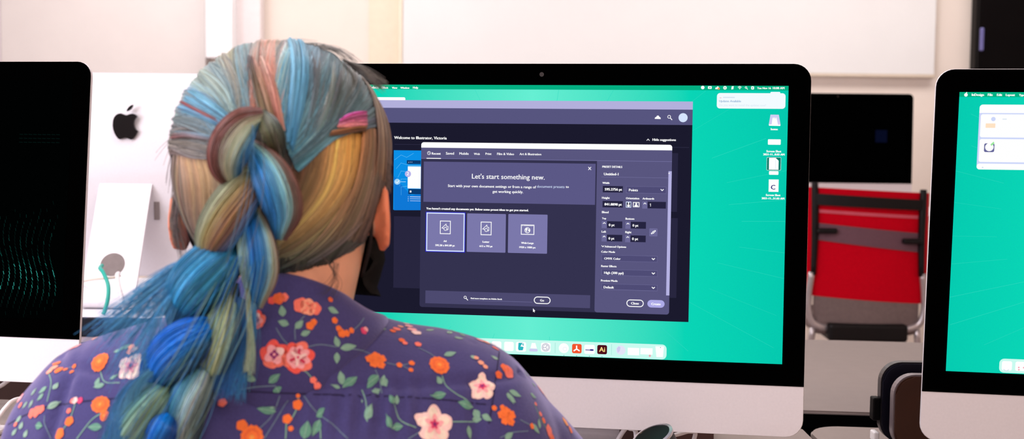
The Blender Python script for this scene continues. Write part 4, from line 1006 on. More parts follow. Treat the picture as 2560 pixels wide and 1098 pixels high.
# soft folds in the cloth
for v in bm.verts:
    c = v.co; n1 = noise.noise(Vector((c.x * 9, c.y * 9, c.z * 22 + c.x * 14))); n2 = noise.noise(Vector((c.x * 30 + c.z * 14, c.y * 16, c.z * 30)))
    k = .0042 * n1 + .0014 * n2
    dx = c.x - XC
    if c.y < 1.0:
        k += -.0030 * math.exp(-((c.z - (.957 - .02 * dx)) / .0035) ** 2)                                # yoke seam
        if abs(dx) > .1: k += -.004 * math.exp(-((abs(dx) - .162 - .1 * (.95 - c.z)) / .005) ** 2) * (1 if c.z < .955 else .2)   # armhole seams
        k += .0028 * math.exp(-((dx - .085) / .05) ** 2) * math.sin((dx - .08) * 420) * math.exp(-((c.z - .94) / .02) ** 2)   # gathers under the yoke
    v.co = c + v.normal * k
# neck opening and the cuffs are cut away
kill = [f for f in bm.faces if ((f.calc_center_median() - (NK + Vector((0, .012, 0)))).to_2d().length < .050 and f.calc_center_median().z > .96)
        or f.calc_center_median().y > 1.272 or (f.calc_center_median().z < .565 and abs(f.calc_center_median().x - XC) < .2)]
bmesh.ops.delete(bm, geom=kill, context='FACES')
bm.to_mesh(shirt_me); 
SH_BVH = BVHTree.FromBMesh(bm); bm.free()
for p_ in shirt_me.polygons: p_.use_smooth = True
shirt = own(link('shirt', shirt_me, None, [CLOTH]))
# collar: a stand that folds over
bm = bmesh.new(); rings = []
NKC = NK + Vector((-.001, .008, .0))
for q in range(64):
    a = 2 * PI * q / 64; ca, sa = math.cos(a), math.sin(a)
    back = (1 - sa) / 2                                         # 1 at the nape
    zt = .999 + .040 * back ** 2; r0 = .0515; D_ = Vector((ca, sa * 1.02, 0))
    rl = .080 + .006 * back; lo = NKC + D_ * rl; h_ = SH_BVH.ray_cast(Vector((lo.x, lo.y, 1.2)), Vector((0, 0, -1)))
    zl = (h_[0].z if h_[0] is not None else .97) + .0012 - zt
    mid = lambda t_, o_=0: (r0 + .005 + (rl - r0 - .005) * t_ + o_, zl * t_ ** 1.25 + .001)
    prof = [(r0 + .003, -.035), (r0, -.012), (r0 - .001, 0), (r0 + .0018, .0032), mid(.06), mid(.35), mid(.7), mid(1), (rl - .002, zl - .0018), mid(.7, -.003), mid(.3, -.0028), (r0 + .003, -.006)]
    rings.append([Vector((NKC.x, NKC.y, zt + z_)) + D_ * r_ for r_, z_ in prof])
R_ = [[bm.verts.new(p_) for p_ in ring] for ring in rings]; m_ = len(R_[0])
for q in range(64):
    if q in (15, 16): continue
    A_, B_ = R_[q], R_[(q + 1) % 64]
    for k in range(m_): bm.faces.new((A_[k], B_[k], B_[(k + 1) % m_], A_[(k + 1) % m_]))
collar = obj('collar', bm, CLOTH, None, True); own(collar)
CO_BVH = BVHTree.FromPolygons([v.co[:] for v in collar.data.vertices], [tuple(p_.vertices) for p_ in collar.data.polygons])

# ---- printed flowers on the cloth
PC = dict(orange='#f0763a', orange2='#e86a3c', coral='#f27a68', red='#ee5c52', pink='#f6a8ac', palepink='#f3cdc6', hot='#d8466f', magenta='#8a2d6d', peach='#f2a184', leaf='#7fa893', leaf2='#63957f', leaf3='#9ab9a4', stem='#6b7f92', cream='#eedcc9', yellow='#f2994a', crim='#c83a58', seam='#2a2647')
PM = {k: mat('print_' + k, v, .85, spec=.12, var=.08, scale=400, sheen=.35, sheen_tint='#d9cfe6') for k, v in PC.items()}
class Print:
    def __init__(s): s.v = []; s.f = []; s.m = []; s.keys = list(PM)
    def frame(s, px, py):
        d = ray(px, py).normalized(); best = None
        for b_ in (SH_BVH, CO_BVH):
            h = b_.ray_cast(CAM_O, d)
            if h[0] is not None and (best is None or h[3] < best[3]): best = (*h[:4], b_)
        return s.fr(best[0], best[1], best[4]) if best else None
    def fr(s, loc, n, b_):
        if n.dot(CAM_O - loc) < 0 and b_ is CO_BVH: n = -n
        t1 = Vector((0, 0, 1)).cross(n); t1 = t1.normalized() if t1.length > 1e-3 else Vector((1, 0, 0)); t2 = n.cross(t1).normalized()
        if t1.x < 0 and n.y < 0: pass
        return loc, t1, t2, n, b_
    def shape(s, F, outs, key, l, grid=0):                     # 2D outline in millimetres in the tangent plane, laid on the cloth; inner rings follow its curve
        loc, t1, t2, n, b_ = F; N = len(outs); ks = (1.0, .66, .33)
        cxm = sum(o_[0] for o_ in outs) / N; cym = sum(o_[1] for o_ in outs) / N
        base = len(s.v); off = .00035 + .00016 * l
        def put(x, y):
            p_ = loc + t1 * (x / 1000) + t2 * (y / 1000); h = b_.find_nearest(p_, .05)
            if h[0] is None: s.v.append(tuple(p_)); return
            nn = h[1] if h[1].dot(n) > 0 else -h[1]
            s.v.append(tuple(h[0] + nn * off))
        for k in ks:
            for x, y in outs: put(cxm + (x - cxm) * k, cym + (y - cym) * k)
        put(cxm, cym); mi = s.keys.index(key)
        for r_ in range(2):
            for q in range(N): s.f.append((base + r_ * N + q, base + r_ * N + (q + 1) % N, base + (r_ + 1) * N + (q + 1) % N, base + (r_ + 1) * N + q)); s.m.append(mi)
        c_ = base + 3 * N
        for q in range(N): s.f.append((base + 2 * N + q, base + 2 * N + (q + 1) % N, c_)); s.m.append(mi)
    def line(s, F, pts, w_, key, l=0):
        sp_ = spline(pts, max(8, 4 * len(pts)))
        for a, b_ in zip(sp_, sp_[1:]):
            d = b_ - a; L = np.linalg.norm(d) or 1; nx, ny = -d[1] / L * w_ / 2, d[0] / L * w_ / 2
            loc, t1, t2, n, bb = F; base = len(s.v)
            for x, y in ((a[0] + nx, a[1] + ny), (b_[0] + nx, b_[1] + ny), (b_[0] - nx, b_[1] - ny), (a[0] - nx, a[1] - ny)):
                p_ = loc + t1 * (x / 1000) + t2 * (y / 1000); h = bb.find_nearest(p_, .05)
                if h[0] is None: s.v.append(tuple(p_)); continue
                nn = h[1] if h[1].dot(n) > 0 else -h[1]
                s.v.append(tuple(h[0] + nn * (.00035 + .00016 * l)))
            s.f.append((base, base + 1, base + 2, base + 3)); s.m.append(s.keys.index(key))
pr = Print()
def rotp(p_, a, cx=0, cy=0): a = math.radians(a); return [(cx + x * math.cos(a) - y * math.sin(a), cy + x * math.sin(a) + y * math.cos(a)) for x, y in p_]
def blob(r, lob=0, amp=.0, ax=1.0, n=26, ph=0): return [((r * (1 + amp * math.cos(lob * 2 * PI * k / n + ph))) * math.cos(2 * PI * k / n) * ax, (r * (1 + amp * math.cos(lob * 2 * PI * k / n + ph))) * math.sin(2 * PI * k / n)) for k in range(n)]
def leafp(L, w_, n=9):
    up = [(L * t, w_ * math.sin(PI * t ** .85) * (1 - .25 * t)) for t in np.linspace(0, 1, n)]
    return up + [(x, -y) for x, y in up[-2:0:-1]]
def leaf(F, x, y, L, w_, a, key='leaf', l=1):
    pr.shape(F, rotp(leafp(L, w_), a, x, y), key, l); pr.line(F, rotp([(0, 0), (L * .5, 0), (L * .9, 0)], a, x, y), .35, 'leaf3' if key != 'leaf3' else 'leaf2', l + 1)
def hibiscus(F, r, a=0, big=1):
    for q in range(5):
        pr.shape(F, rotp([(x + r * .55, y) for x, y in blob(r * .47, 3, .07, 1.15, ph=q)], a + 72 * q), 'palepink', 2)
        pr.shape(F, rotp([(x + r * .62, y) for x, y in blob(r * .26, 0, 0, 1.3)], a + 72 * q + 8), 'cream', 3)
        pr.shape(F, rotp([(x + r * .30, y) for x, y in blob(r * .15, 0, 0, 2.0)], a + 72 * q), 'pink', 4)
    pr.shape(F, blob(r * .24, 5, .25), 'hot', 5); pr.shape(F, blob(r * .11, 5, .25, ph=1), 'magenta', 6)
def rose(F, r, a=0):
    for q in range(6): pr.shape(F, rotp([(x + r * .55, y) for x, y in blob(r * .46, 3, .1, ph=q)], a + 60 * q), 'coral' if q % 2 else 'red', 2)
    for q in range(7): pr.shape(F, rotp([(x + r * .42, y) for x, y in blob(r * .30, 3, .15, ph=q)], a + 51 * q + 20), 'pink', 3)
    for q in range(6): pr.shape(F, rotp([(x + r * .34, y) for x, y in blob(r * .11, 2, .2, 1.6)], a + 60 * q + 10), 'crim' if q % 2 else 'palepink', 4)
    pr.shape(F, blob(r * .2, 3, .2), 'palepink', 5); pr.shape(F, blob(r * .09, 3, .2), 'hot', 6)
def openrose(F, r, a=0):
    for q in range(5): pr.shape(F, rotp([(x + r * .5, y) for x, y in blob(r * .48, 3, .1, ph=q)], a + 72 * q), 'red' if q < 3 else 'coral', 2)
    for q in range(4): pr.shape(F, rotp([(x + r * .35, y) for x, y in blob(r * .33, 3, .1)], a + 90 * q), 'pink' if q else 'palepink', 3)
    pr.shape(F, blob(r * .26, 4, .2), 'magenta', 5); pr.shape(F, blob(r * .10, 3, .1), 'pink', 6)
def marigold(F, r, ax=.92):
    pr.shape(F, blob(r, 11, .06, ax), 'orange', 2); pr.shape(F, blob(r * .72, 9, .06, ax), 'orange2', 3); pr.shape(F, blob(r * .5, 8, .08, ax), 'orange', 4); pr.shape(F, blob(r * .2, 6, .1), 'yellow', 5)
def berry(F, x, y, r, key='orange'): pr.shape(F, [(a + x, b_ + y) for a, b_ in blob(r, 5, .07, ph=x)], key, 2)
def cluster(F, sc=1.0, key='orange'):
    for x, y, r in ((-6.5, 2.5, 3.6), (-5, -3, 3.4), (-1, 4.5, 3.8), (2.5, 1, 4), (.5, -4.6, 3.4), (-3, .5, 4)): pr.shape(F, [(a + x * sc, b_ + y * sc) for a, b_ in blob(r * sc, 5, .12, ph=x)], key, 2)
    for x, y in ((-5, 0), (1.5, 1.5), (0, -4)): pr.shape(F, [(a + x * sc, b_ + y * sc) for a, b_ in blob(1.0 * sc)], 'orange2', 3)
U_ = .00032 * 1000                                            # millimetres of cloth per photograph pixel, about
def fl(fn, px, py, *a, **k):
    F = pr.frame(px, py)
    if F: fn(F, *a, **k)
def lf(px, py, L, w_, a, key='leaf'):
    F = pr.frame(px, py)
    if F: leaf(F, 0, 0, L, w_, a, key)
def stem(pts, w_=.8, key='stem'):
    sp_ = spline(pts, 6 * len(pts))
    for (x0, y0), (x1, y1) in zip(sp_, sp_[1:]):
        F = pr.frame(x0, y0); G = pr.frame(x1, y1)
        if not F or not G: continue
        d = G[0] - F[0]
        if d.length > .02: continue
        pr.line(F, [(0, 0), (d.dot(F[1]), d.dot(F[2]))] and [(0, 0), (d.dot(F[1]) * 1000, d.dot(F[2]) * 1000)], w_, key)
# main flowers, as they lie on the back
fl(rose, 745, 894, 12.5, 10); fl(openrose, 686, 887, 11.5, 30)
fl(hibiscus, 1206, 967, 12.0, 100); fl(hibiscus, 1085, 1062, 14.5, 70); fl(hibiscus, 328, 916, 11.5, 20)
fl(marigold, 1098, 914, 8.6, .95); fl(marigold, 250, 905, 8.4, .92); fl(marigold, 630, 1094, 9.2); fl(marigold, 252, 1012, 6.6, 1.3); fl(marigold, 262, 1040, 4.2)
fl(cluster, 946, 902, 1.0); 
for x, y, r in ((998, 914, 2.4), (1029, 909, 2.4), (1027, 926, 1.9), (660, 1000, 0.01)): fl(berry, x, y, 0, 0, r)
stem([(966, 908), (998, 914), (1029, 909)]); stem([(1005, 915), (1027, 926)])
fl(cluster, 1272, 1042, .95); fl(berry, 1235, 1021, 0, 0, 2.2); fl(berry, 1256, 1020, 0, 0, 2.4); fl(berry, 1329, 1066, 0, 0, 2.4)
fl(berry, 1271, 930, 0, 0, 6.4, 'coral'); fl(berry, 1246, 938, 0, 0, 3.4, 'orange2'); fl(berry, 1262, 921, 0, 0, 4.4, 'orange2')
for x, y, r in ((1190, 896, 2.2), (1202, 908, 2.6), (1213, 918, 2.2)): fl(berry, x, y, 0, 0, r, 'peach')
fl(berry, 1372, 1078, 0, 0, 5.5, 'coral'); fl(berry, 1379, 1098, 0, 0, 5, 'orange2'); fl(berry, 1338, 1011, 0, 0, 1.7, 'coral'); fl(berry, 1350, 1036, 0, 0, 2.2, 'coral'); fl(berry, 1358, 1052, 0, 0, 2.6, 'orange2')
fl(berry, 1412, 1055, 0, 0, 4.5, 'yellow'); fl(berry, 1425, 1075, 0, 0, 3.5, 'orange'); fl(berry, 1350, 975, 0, 0, 5, 'pink'); fl(berry, 1362, 990, 0, 0, 4, 'palepink')
for x, y, r in ((745, 1013, 4.0), (718, 1048, 3.6), (727, 1072, 2.0), (605, 1064, 4.2), (745, 990, 1.6), (783, 951, 2.6), (793, 965, 2.8), (556, 1008, 3.4), (775, 815, 3.2), (784, 806, 2.6)): fl(berry, x, y, 0, 0, r, 'coral' if y in (1008, 951, 965) else 'orange')
stem([(745, 990), (745, 1013), (730, 1045), (718, 1048), (714, 1098)], 1.0, 'leaf'); stem([(745, 925), (765, 930), (783, 951), (793, 965)], .8, 'leaf')
# along the yoke and the shoulder tops
fl(berry, 753, 764, 0, 0, 6.0, 'coral'); fl(berry, 770, 768, 0, 0, 6.6, 'peach'); fl(berry, 787, 772, 0, 0, 5, 'coral')
fl(openrose, 642, 800, 7.5, 80); fl(berry, 697, 747, 0, 0, 4.5, 'orange2'); fl(berry, 710, 744, 0, 0, 3.4, 'coral'); fl(berry, 680, 752, 0, 0, 3, 'red'); fl(berry, 825, 750, 0, 0, 2.2, 'orange2')
for x, y, r in ((836, 802, 2.6), (846, 822, 2.4), (854, 834, 3.4), (866, 834, 2.8), (878, 827, 2.4)): fl(berry, x, y, 0, 0, r)
fl(berry, 908, 828, 0, 0, 3.0, 'hot'); fl(berry, 914, 824, 0, 0, 2.2, 'pink'); stem([(880, 828), (898, 812), (910, 795)]); stem([(836, 806), (850, 830)])
for x, y, r, k in ((992, 824, 3.4, 'coral'), (982, 829, 2.6, 'orange2'), (1001, 818, 2.6, 'peach'), (1022, 817, 3.6, 'pink'), (1030, 825, 4.2, 'pink'), (1041, 833, 4.2, 'palepink'), (1016, 811, 3.0, 'palepink'), (1004, 852, 2.6, 'orange2'), (1012, 859, 2.2, 'coral'), (1045, 862, 2.8, 'coral'), (1062, 806, 4.0, 'pink'), (1080, 812, 4.2, 'peach'), (1092, 816, 3.4, 'pink'), (1200, 852, 3.6, 'pink'), (1215, 857, 4.0, 'peach'), (1238, 872, 3.4, 'coral'), (1270, 868, 3.4, 'peach'), (1233, 862, 3.2, 'pink')): fl(berry, x, y, 0, 0, r, k)
# left shoulder
fl(openrose, 392, 762, 8.5, 100); fl(berry, 383, 792, 0, 0, 2.6, 'red'); fl(berry, 330, 868, 0, 0, 3.0, 'peach'); fl(berry, 327, 880, 0, 0, 3.2, 'peach'); fl(berry, 338, 874, 0, 0, 2.4, 'cream'); stem([(330, 880), (325, 898)])
for x, y, r, k in ((186, 869, 4.0, 'coral'), (176, 872, 3.2, 'pink'), (195, 866, 3.2, 'pink'), (238, 848, 3.0, 'peach'), (142, 910, 3.6, 'orange'), (134, 921, 3.8, 'peach'), (147, 926, 3.8, 'orange'), (125, 929, 3.4, 'peach'), (164, 925, 2.0, 'orange'), (187, 917, 2.2, 'orange'), (180, 931, 1.9, 'orange'),
                   (66, 964, 6.5, 'pink'), (56, 982, 6, 'palepink'), (76, 948, 5, 'pink'), (52, 996, 4.5, 'pink'), (92, 1030, 4.6, 'coral'), (80, 1034, 4.0, 'coral'), (104, 1024, 3.4, 'coral'), (188, 1002, 2.8, 'palepink'), (201, 1002, 2.6, 'hot'), (182, 1003, 2.2, 'coral'), (173, 1028, 2.2, 'coral'), (174, 1054, 3.8, 'orange'), (149, 1086, 4.8, 'orange'), (52, 1014, 2.6, 'coral'), (40, 1062, 2, 'coral')): fl(berry, x, y, 0, 0, r, k)
stem([(174, 1054), (182, 1030), (190, 1006)], .8, 'leaf'); stem([(149, 1086), (165, 1065), (174, 1054)], .8, 'leaf'); stem([(192, 1098), (230, 1050), (262, 1030)], .9, 'leaf'); stem([(112, 1040), (112, 1060), (128, 1098)]); stem([(250, 925), (262, 955), (300, 958)], .8, 'leaf'); stem([(123, 935), (128, 960), (118, 1005)], .8, 'leaf'); stem([(150, 926), (187, 917)], .7)
# leaves (pixel of the base, length and half-width in mm, direction in degrees, key)
for a in ((708, 792, 9, 3.2, 100), (722, 812, 9, 3, 160), (738, 822, 9, 3, 45), (752, 838, 8, 2.6, 20), (820, 770, 10, 3, -30), (640, 848, 9, 2.6, 170), (855, 962, 11, 3.4, 95), (850, 972, 8, 2.6, 140), (856, 970, 14, 3.6, 35, 'leaf2'), (842, 882, 9, 2.8, -100), (846, 868, 9, 3, 100), (850, 872, 15, 3.2, 5), (946, 940, 15, 4.2, 205, 'leaf2'), (956, 945, 8, 3.2, -65), (950, 975, 10, 3, 195), (955, 965, 9, 2.6, 80),
          (905, 1000, 3, 1, -60), (915, 1050, 14, 4.0, 70, 'leaf'), (672, 958, 11, 3.4, 40, 'leaf2'), (640, 952, 11, 3.0, 160), (690, 968, 5, 4, -60, 'leaf2'), (625, 945, 7, 2.4, 100), (690, 1030, 15, 3.6, 170, 'leaf2'), (675, 1020, 4, 1, 0), (790, 1042, 12, 4, 20, 'leaf2'), (800, 1050, 14, 4.2, -110, 'leaf2'), (760, 1098, 14, 5, 80, 'leaf2'), (985, 1010, 9, 3.4, 110, 'leaf2'), (990, 1012, 8, 3.0, 60), (978, 1070, 12, 3.2, 110, 'leaf2'), (1008, 1066, 14, 3.4, 190, 'leaf2'), (1115, 985, 14, 3.6, 190, 'leaf2'), (1105, 960, 8, 3, 130), (1110, 890, 12, 3, 15), (1180, 1020, 14, 4, 150, 'leaf2'), (1185, 1025, 9, 3.4, -60), (1205, 1038, 10, 3, -20), (1170, 1065, 11, 3, -100), (1180, 1048, 9, 3, -10),
          (1265, 985, 11, 2.8, -55), (1272, 978, 13, 3.2, -30), (1268, 982, 11, 2.4, -80), (1325, 985, 9, 2.6, -40), (1330, 960, 8, 2.2, -30), (1310, 930, 9, 2.4, -50), (1330, 1060, 11, 2.8, -60), (1348, 1072, 9, 2.4, 60), (1262, 1098, 9, 3, 30), (1120, 835, 12, 2.6, 10, 'leaf3'), (1135, 845, 10, 2.4, -30, 'leaf3'), (1140, 832, 10, 2.4, 20, 'leaf3'), (1160, 842, 10, 2.4, 30, 'leaf3'), (1066, 828, 11, 2.6, 0, 'leaf3'), (965, 823, 8, 2.4, 170, 'leaf3'), (1245, 900, 7, 2.6, 120, 'leaf3'), (1175, 892, 7, 2.4, -30, 'leaf3'),
          (300, 872, 13, 3, 30), (285, 882, 8, 2.2, 40), (262, 962, 10, 2.6, 200), (240, 968, 9, 2.4, 100), (275, 950, 8, 2.2, 60), (118, 968, 9, 2.8, 230), (133, 975, 7, 2.6, 80, 'leaf3'), (110, 985, 8, 2.4, 240), (70, 1005, 8, 2.2, 240, 'leaf3'), (78, 990, 8, 2.2, 70, 'leaf3'), (84, 1000, 8, 2.2, 260, 'leaf3'), (55, 1040, 9, 2.6, 240, 'leaf3'), (50, 1075, 7, 2.8, 100, 'leaf3'), (60, 1095, 7, 2.6, 80, 'leaf3'), (30, 1090, 7, 2.4, 70, 'leaf3'), (118, 1022, 12, 3.2, 40, 'leaf3'), (90, 1064, 9, 3.4, 5, 'leaf2'), (255, 1068, 13, 3.4, 185, 'leaf2'), (335, 812, 8, 1.6, 60), (350, 800, 8, 1.6, 80), (430, 850, 9, 2.4, 70)): lf(*a)
# stems
stem([(738, 850), (738, 820), (752, 800), (762, 790)]); stem([(690, 820), (705, 845), (720, 862)]); stem([(760, 870), (800, 862), (842, 868)]); stem([(850, 872), (900, 876), (945, 895)]); stem([(938, 925), (948, 950), (955, 985)]); stem([(1105, 940), (1115, 965), (1140, 985), (1165, 1000), (1182, 1020)], .9, 'leaf'); stem([(690, 965), (640, 968), (600, 975)], .9); stem([(700, 990), (680, 1040), (640, 1080)]); stem([(760, 990), (790, 1030), (830, 1060), (870, 1098)]); stem([(800, 1050), (802, 1098)], .9, 'leaf'); stem([(985, 1012), (1000, 1050), (1040, 1070)], .9, 'leaf'); stem([(1110, 1055), (1150, 1055), (1185, 1055)], .9, 'leaf'); stem([(905, 975), (915, 1005), (918, 1055)], .9, 'leaf'); stem([(1020, 1098), (1050, 1080)], .9); stem([(1300, 1050), (1330, 1066)], .9); stem([(1335, 1010), (1352, 1050), (1370, 1080)], .8, 'leaf'); stem([(1250, 1095), (1280, 1082), (1320, 1078)], .8); stem([(1045, 870), (1075, 885), (1095, 900)], .8); stem([(660, 1098), (690, 1050), (720, 1000)], .8)
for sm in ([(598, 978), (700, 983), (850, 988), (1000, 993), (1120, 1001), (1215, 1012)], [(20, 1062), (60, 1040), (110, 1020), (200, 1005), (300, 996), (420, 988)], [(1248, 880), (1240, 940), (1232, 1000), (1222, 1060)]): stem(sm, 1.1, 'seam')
# the same print where the photograph does not reach
rr = random.Random(4); n_ = 0; seen_ = []
vs_all = shirt_me.vertices
for tr in range(6000):
    v = vs_all[rr.randrange(len(vs_all))]; co = v.co; no = v.normal
    q = co - CAM_O; d_ = q.dot(CAM_F); px_ = CX + FOCAL * q.dot(CAM_R) / d_; py_ = CY - FOCAL * q.dot(CAM_U) / d_
    if no.dot(CAM_O - co) > 0 and py_ < 1120 and -60 < px_ < 1500: continue
    if any((co - s_).length < .024 for s_ in seen_): continue
    seen_.append(co.copy()); F = pr.fr(co, no, SH_BVH); n_ += 1
    k = rr.random()
    if k < .13: hibiscus(F, rr.uniform(10, 12), rr.uniform(0, 72))
    elif k < .22: rose(F, 11, rr.uniform(0, 60))
    elif k < .36: marigold(F, rr.uniform(6, 8))
    elif k < .5: cluster(F, .8)
    else:
        for q_ in range(3): leaf(F, 0, 0, rr.uniform(9, 13), 3.2, rr.uniform(0, 360), rr.choice(('leaf', 'leaf2', 'leaf3')))
    if n_ > 240: break
me = bpy.data.meshes.new('floral_print'); me.from_pydata(pr.v, [], pr.f)
for k_ in pr.keys: me.materials.append(PM[k_])
me.polygons.foreach_set('material_index', pr.m); me.update()
for p_ in me.polygons: p_.use_smooth = True
fp = bpy.data.objects.new('floral_print', me); COL.objects.link(fp); fp.parent = shirt; fp.matrix_parent_inverse = Matrix.Identity(4)

# dark pleated face mask with its ear loop
MASK = mat('charcoal_mask', '#2b2625', .9, spec=.1, var=.12, scale=200)
bm = bmesh.new(); rings = []
MC = HC + Vector((.006, .036, -.076))
for i in range(13):
    z = -.054 + .104 * i / 12; ring = []
    for j in range(33):
        a = math.radians(-28 + 236 * j / 32); edge = abs(j - 16) / 16
        kx = .0765 - .10 * abs(z) * .5 - .12 * max(0, -z - .02); ky = .068 - .25 * abs(z) * .5
        pl_ = .0022 * math.sin(z * 330) * (1 - .0 * edge) + .0055 * edge ** 4 * math.sin(z * 210)
        ring.append((MC + Vector(((kx + pl_) * math.cos(a), (ky + pl_) * math.sin(a), z * (1 - .22 * edge ** 3)))))
    rings.append(ring)
V0 = [[bm.verts.new(p_) for p_ in r_] for r_ in rings]
for a_, b_ in zip(V0, V0[1:]):
    for k in range(32): bm.faces.new((a_[k], a_[k + 1], b_[k + 1], b_[k]))
bmesh.ops.solidify(bm, geom=bm.faces[:], thickness=.0022)
mk = own(obj('face_mask', bm, MASK, None, True))
for s, ex in ((1, 958), (-1, 455)):
    e_ = at(ex, 530, .985); j = 0 if s == 1 else 32
    lp = obj('ear_loop', tube([rings[10][j], e_ + Vector((-s * .008, .012, .020)), e_ + Vector((-s * .008, -.014, .004)), e_ + Vector((-s * .010, -.004, -.026)), rings[2][j]], .0017, seg=6, n=24), MASK, None, True)
    lp.parent = mk; lp.matrix_parent_inverse = Matrix.Identity(4)
# ------------------------------------------------------------------ hair
def hairmat(name, attr=True):
    m = bpy.data.materials.new(name); m.use_nodes = True; nt = m.node_tree; b = nt.nodes['Principled BSDF']
    a = nt.nodes.new('ShaderNodeAttribute'); a.attribute_name = 'hair_color'
    nt.links.new(a.outputs['Color'], b.inputs['Base Color']); b.inputs['Roughness'].default_value = .42; b.inputs['Specular IOR Level'].default_value = .45
    return m
HAIRM = hairmat('dyed_hair')
class Strands:
    def __init__(s): s.p = []; s.c = []; s.r = []; s.n = []
    def add(s, pts, cols, rad):
        n = len(pts); s.n.append(n); s.p.append(np.asarray(pts, np.float32)); s.c.append(np.asarray(cols, np.float32)); s.r.append(np.asarray(rad, np.float32))
    def build(s, name, parent):
        hc = bpy.data.hair_curves.new(name); hc.add_curves([int(k) for k in s.n])
        hc.attributes['position'].data.foreach_set('vector', np.concatenate(s.p).ravel())
        at_ = hc.attributes.get('radius') or hc.attributes.new('radius', 'FLOAT', 'POINT'); at_.data.foreach_set('value', np.concatenate(s.r))
        ca = hc.attributes.new('hair_color', 'FLOAT_COLOR', 'POINT'); c = np.concatenate(s.c); c = np.hstack([c, np.ones((len(c), 1), np.float32)]); ca.data.foreach_set('color', c.ravel())
        hc.materials.append(HAIRM); hc.update_tag()
        o = bpy.data.objects.new(name, hc); COL.objects.link(o)
        if parent is not None: o.parent = parent; o.matrix_parent_inverse = Matrix.Identity(4)
        return o
def ramp(stops, t):                                          # stops [(pos, (r,g,b) sRGB)] -> linear colour
    t = min(max(t, stops[0][0]), stops[-1][0])
    for (a, ca), (b, cb) in zip(stops, stops[1:]):
        if t <= b:
            k = (t - a) / (b - a) if b > a else 0
            return np.array(lin([ca[i] + (cb[i] - ca[i]) * k for i in range(3)]))
    return np.array(lin(stops[-1][1]))
class Noise1:                                               # smooth random profile on 0..1 built from several uneven scales
    def __init__(s, amps): s.l = [(n_, a_, RNG.normal(0, 1, n_ + 2), RNG.uniform(0, 1)) for n_, a_ in amps]
    def __call__(s, x):
        v = 0
        for n_, a_, t_, o_ in s.l:
            y = ((x + o_) % 1.0) * n_; i = int(y); k = y - i; k = k * k * (3 - 2 * k); v += a_ * (t_[i] * (1 - k) + t_[i + 1] * k)
        return v
def jit(c, k=.22):
    g = float(np.exp(RNG.normal(0, k))); return np.clip(c * g * (1 + RNG.normal(0, .05, 3)), 0, 1)

# the solid hair mass beneath the strands, coloured like them
bm = bmesh.new(); bmesh.ops.create_uvsphere(bm, u_segments=72, v_segments=48, radius=1)
kill = []
for v in bm.verts:
    d = v.co.normalized(); v.co = HC + d * (rdir(d) + .0005)
for f in bm.faces:
    q = f.calc_center_median() - HC
    if (q.y > .045 and q.z < .045) or (q.y > .02 and q.z < -.02 and abs(q.x) > .06) or q.z < -.098 or (q.y > .0 and q.z < -.045): kill.append(f)
bmesh.ops.delete(bm, geom=kill, context='FACES')
bmesh.ops.solidify(bm, geom=bm.faces[:], thickness=.004)
UNDER = mat('hair_underlayer', '#4a4845', .6, spec=.2, var=.25, scale=60)
hair = own(obj('hair', bm, UNDER, None, True))

HS = Strands()
def P3(q):                                                   # (px, py) near side of the head; (px, py, -1) far side
    return (hit(q[0], q[1], q[2] if len(q) > 2 else 1) - HC)
def polyl(pts, s):
    n = len(pts) - 1; x = s * n; i = min(int(x), n - 1); k = x - i
    return [pts[i][j] + (pts[i + 1][j] - pts[i][j]) * k for j in range(3)]
def section(S, Mi, E, n, c0, c1, lift=(.001, .0022), npts=16, rad=.00028, wob=.004, F=None, fade=.5, colpow=1.0, trim=0.0, clump=.20, nk=None):
    S_ = [P3(q) for q in S]; M_ = [P3(q) for q in Mi]; E_ = [P3(q) for q in E]; F_ = [P3(q) for q in F] if F else None
    sc_ = max(1, n // 900); nb = Noise1([(7 * sc_, .13), (19 * sc_, .16), (53 * sc_, .13)]); nl = Noise1([(5 * sc_, .2), (13 * sc_, .2), (31 * sc_, .12)]); nh = [Noise1([(9 * sc_, .03), (23 * sc_, .03)]) for _ in range(3)]; ne = Noise1([(6 * sc_, .025), (17 * sc_, .015)])
    for i in range(n):
        s = RNG.uniform(0, 1); a = Vector(polyl(S_, s)); m = Vector(polyl(M_, min(1, max(0, s + RNG.normal(0, .012))))); e = Vector(polyl(E_, min(1, max(0, s + ne(s) + RNG.normal(0, .02)))))
        ctl = [a, m, e] if not F_ else [Vector(polyl(F_, s)), a, m, e]
        sp_ = spline([tuple(q.normalized()) for q in ctl], npts)
        l0 = lift[0] + (lift[1] - lift[0]) * min(1.2, max(0, .4 + nl(s) + .5 * (RNG.uniform() - .4))); ph = RNG.uniform(0, 6.28); am = RNG.normal(0, wob)
        pts = []
        if trim:
            x_ = np.linspace(RNG.uniform(0, trim), 1 - RNG.uniform(0, trim), npts) * (npts - 1); sp_ = np.array([[np.interp(u_, range(npts), sp_[:, k_]) for k_ in range(3)] for u_ in x_])
        for j, d in enumerate(sp_):
            d = Vector(d); t = j / (npts - 1)
            d = d + Vector((math.sin(ph), 0, math.cos(ph))) * am * math.sin(t * 3.0 + ph)
            pts.append(onhead(d, l0 + .0012 * math.sin(t * PI)))
        j_ = float(np.exp(RNG.normal(0, .27) + nb(s))) * np.array([1 + h_(s) for h_ in nh]); A_ = ramp(c0, s + RNG.normal(0, .012)); B_ = ramp(c1, s + RNG.normal(0, .02))
        tt = np.linspace(0, 1, npts)[:, None] ** colpow
        cols = np.clip((A_ * (1 - tt) + B_ * tt) * j_, 0, 1)
        HS.add(pts, cols, np.full(npts, rad) * RNG.uniform(.7, 1.25))
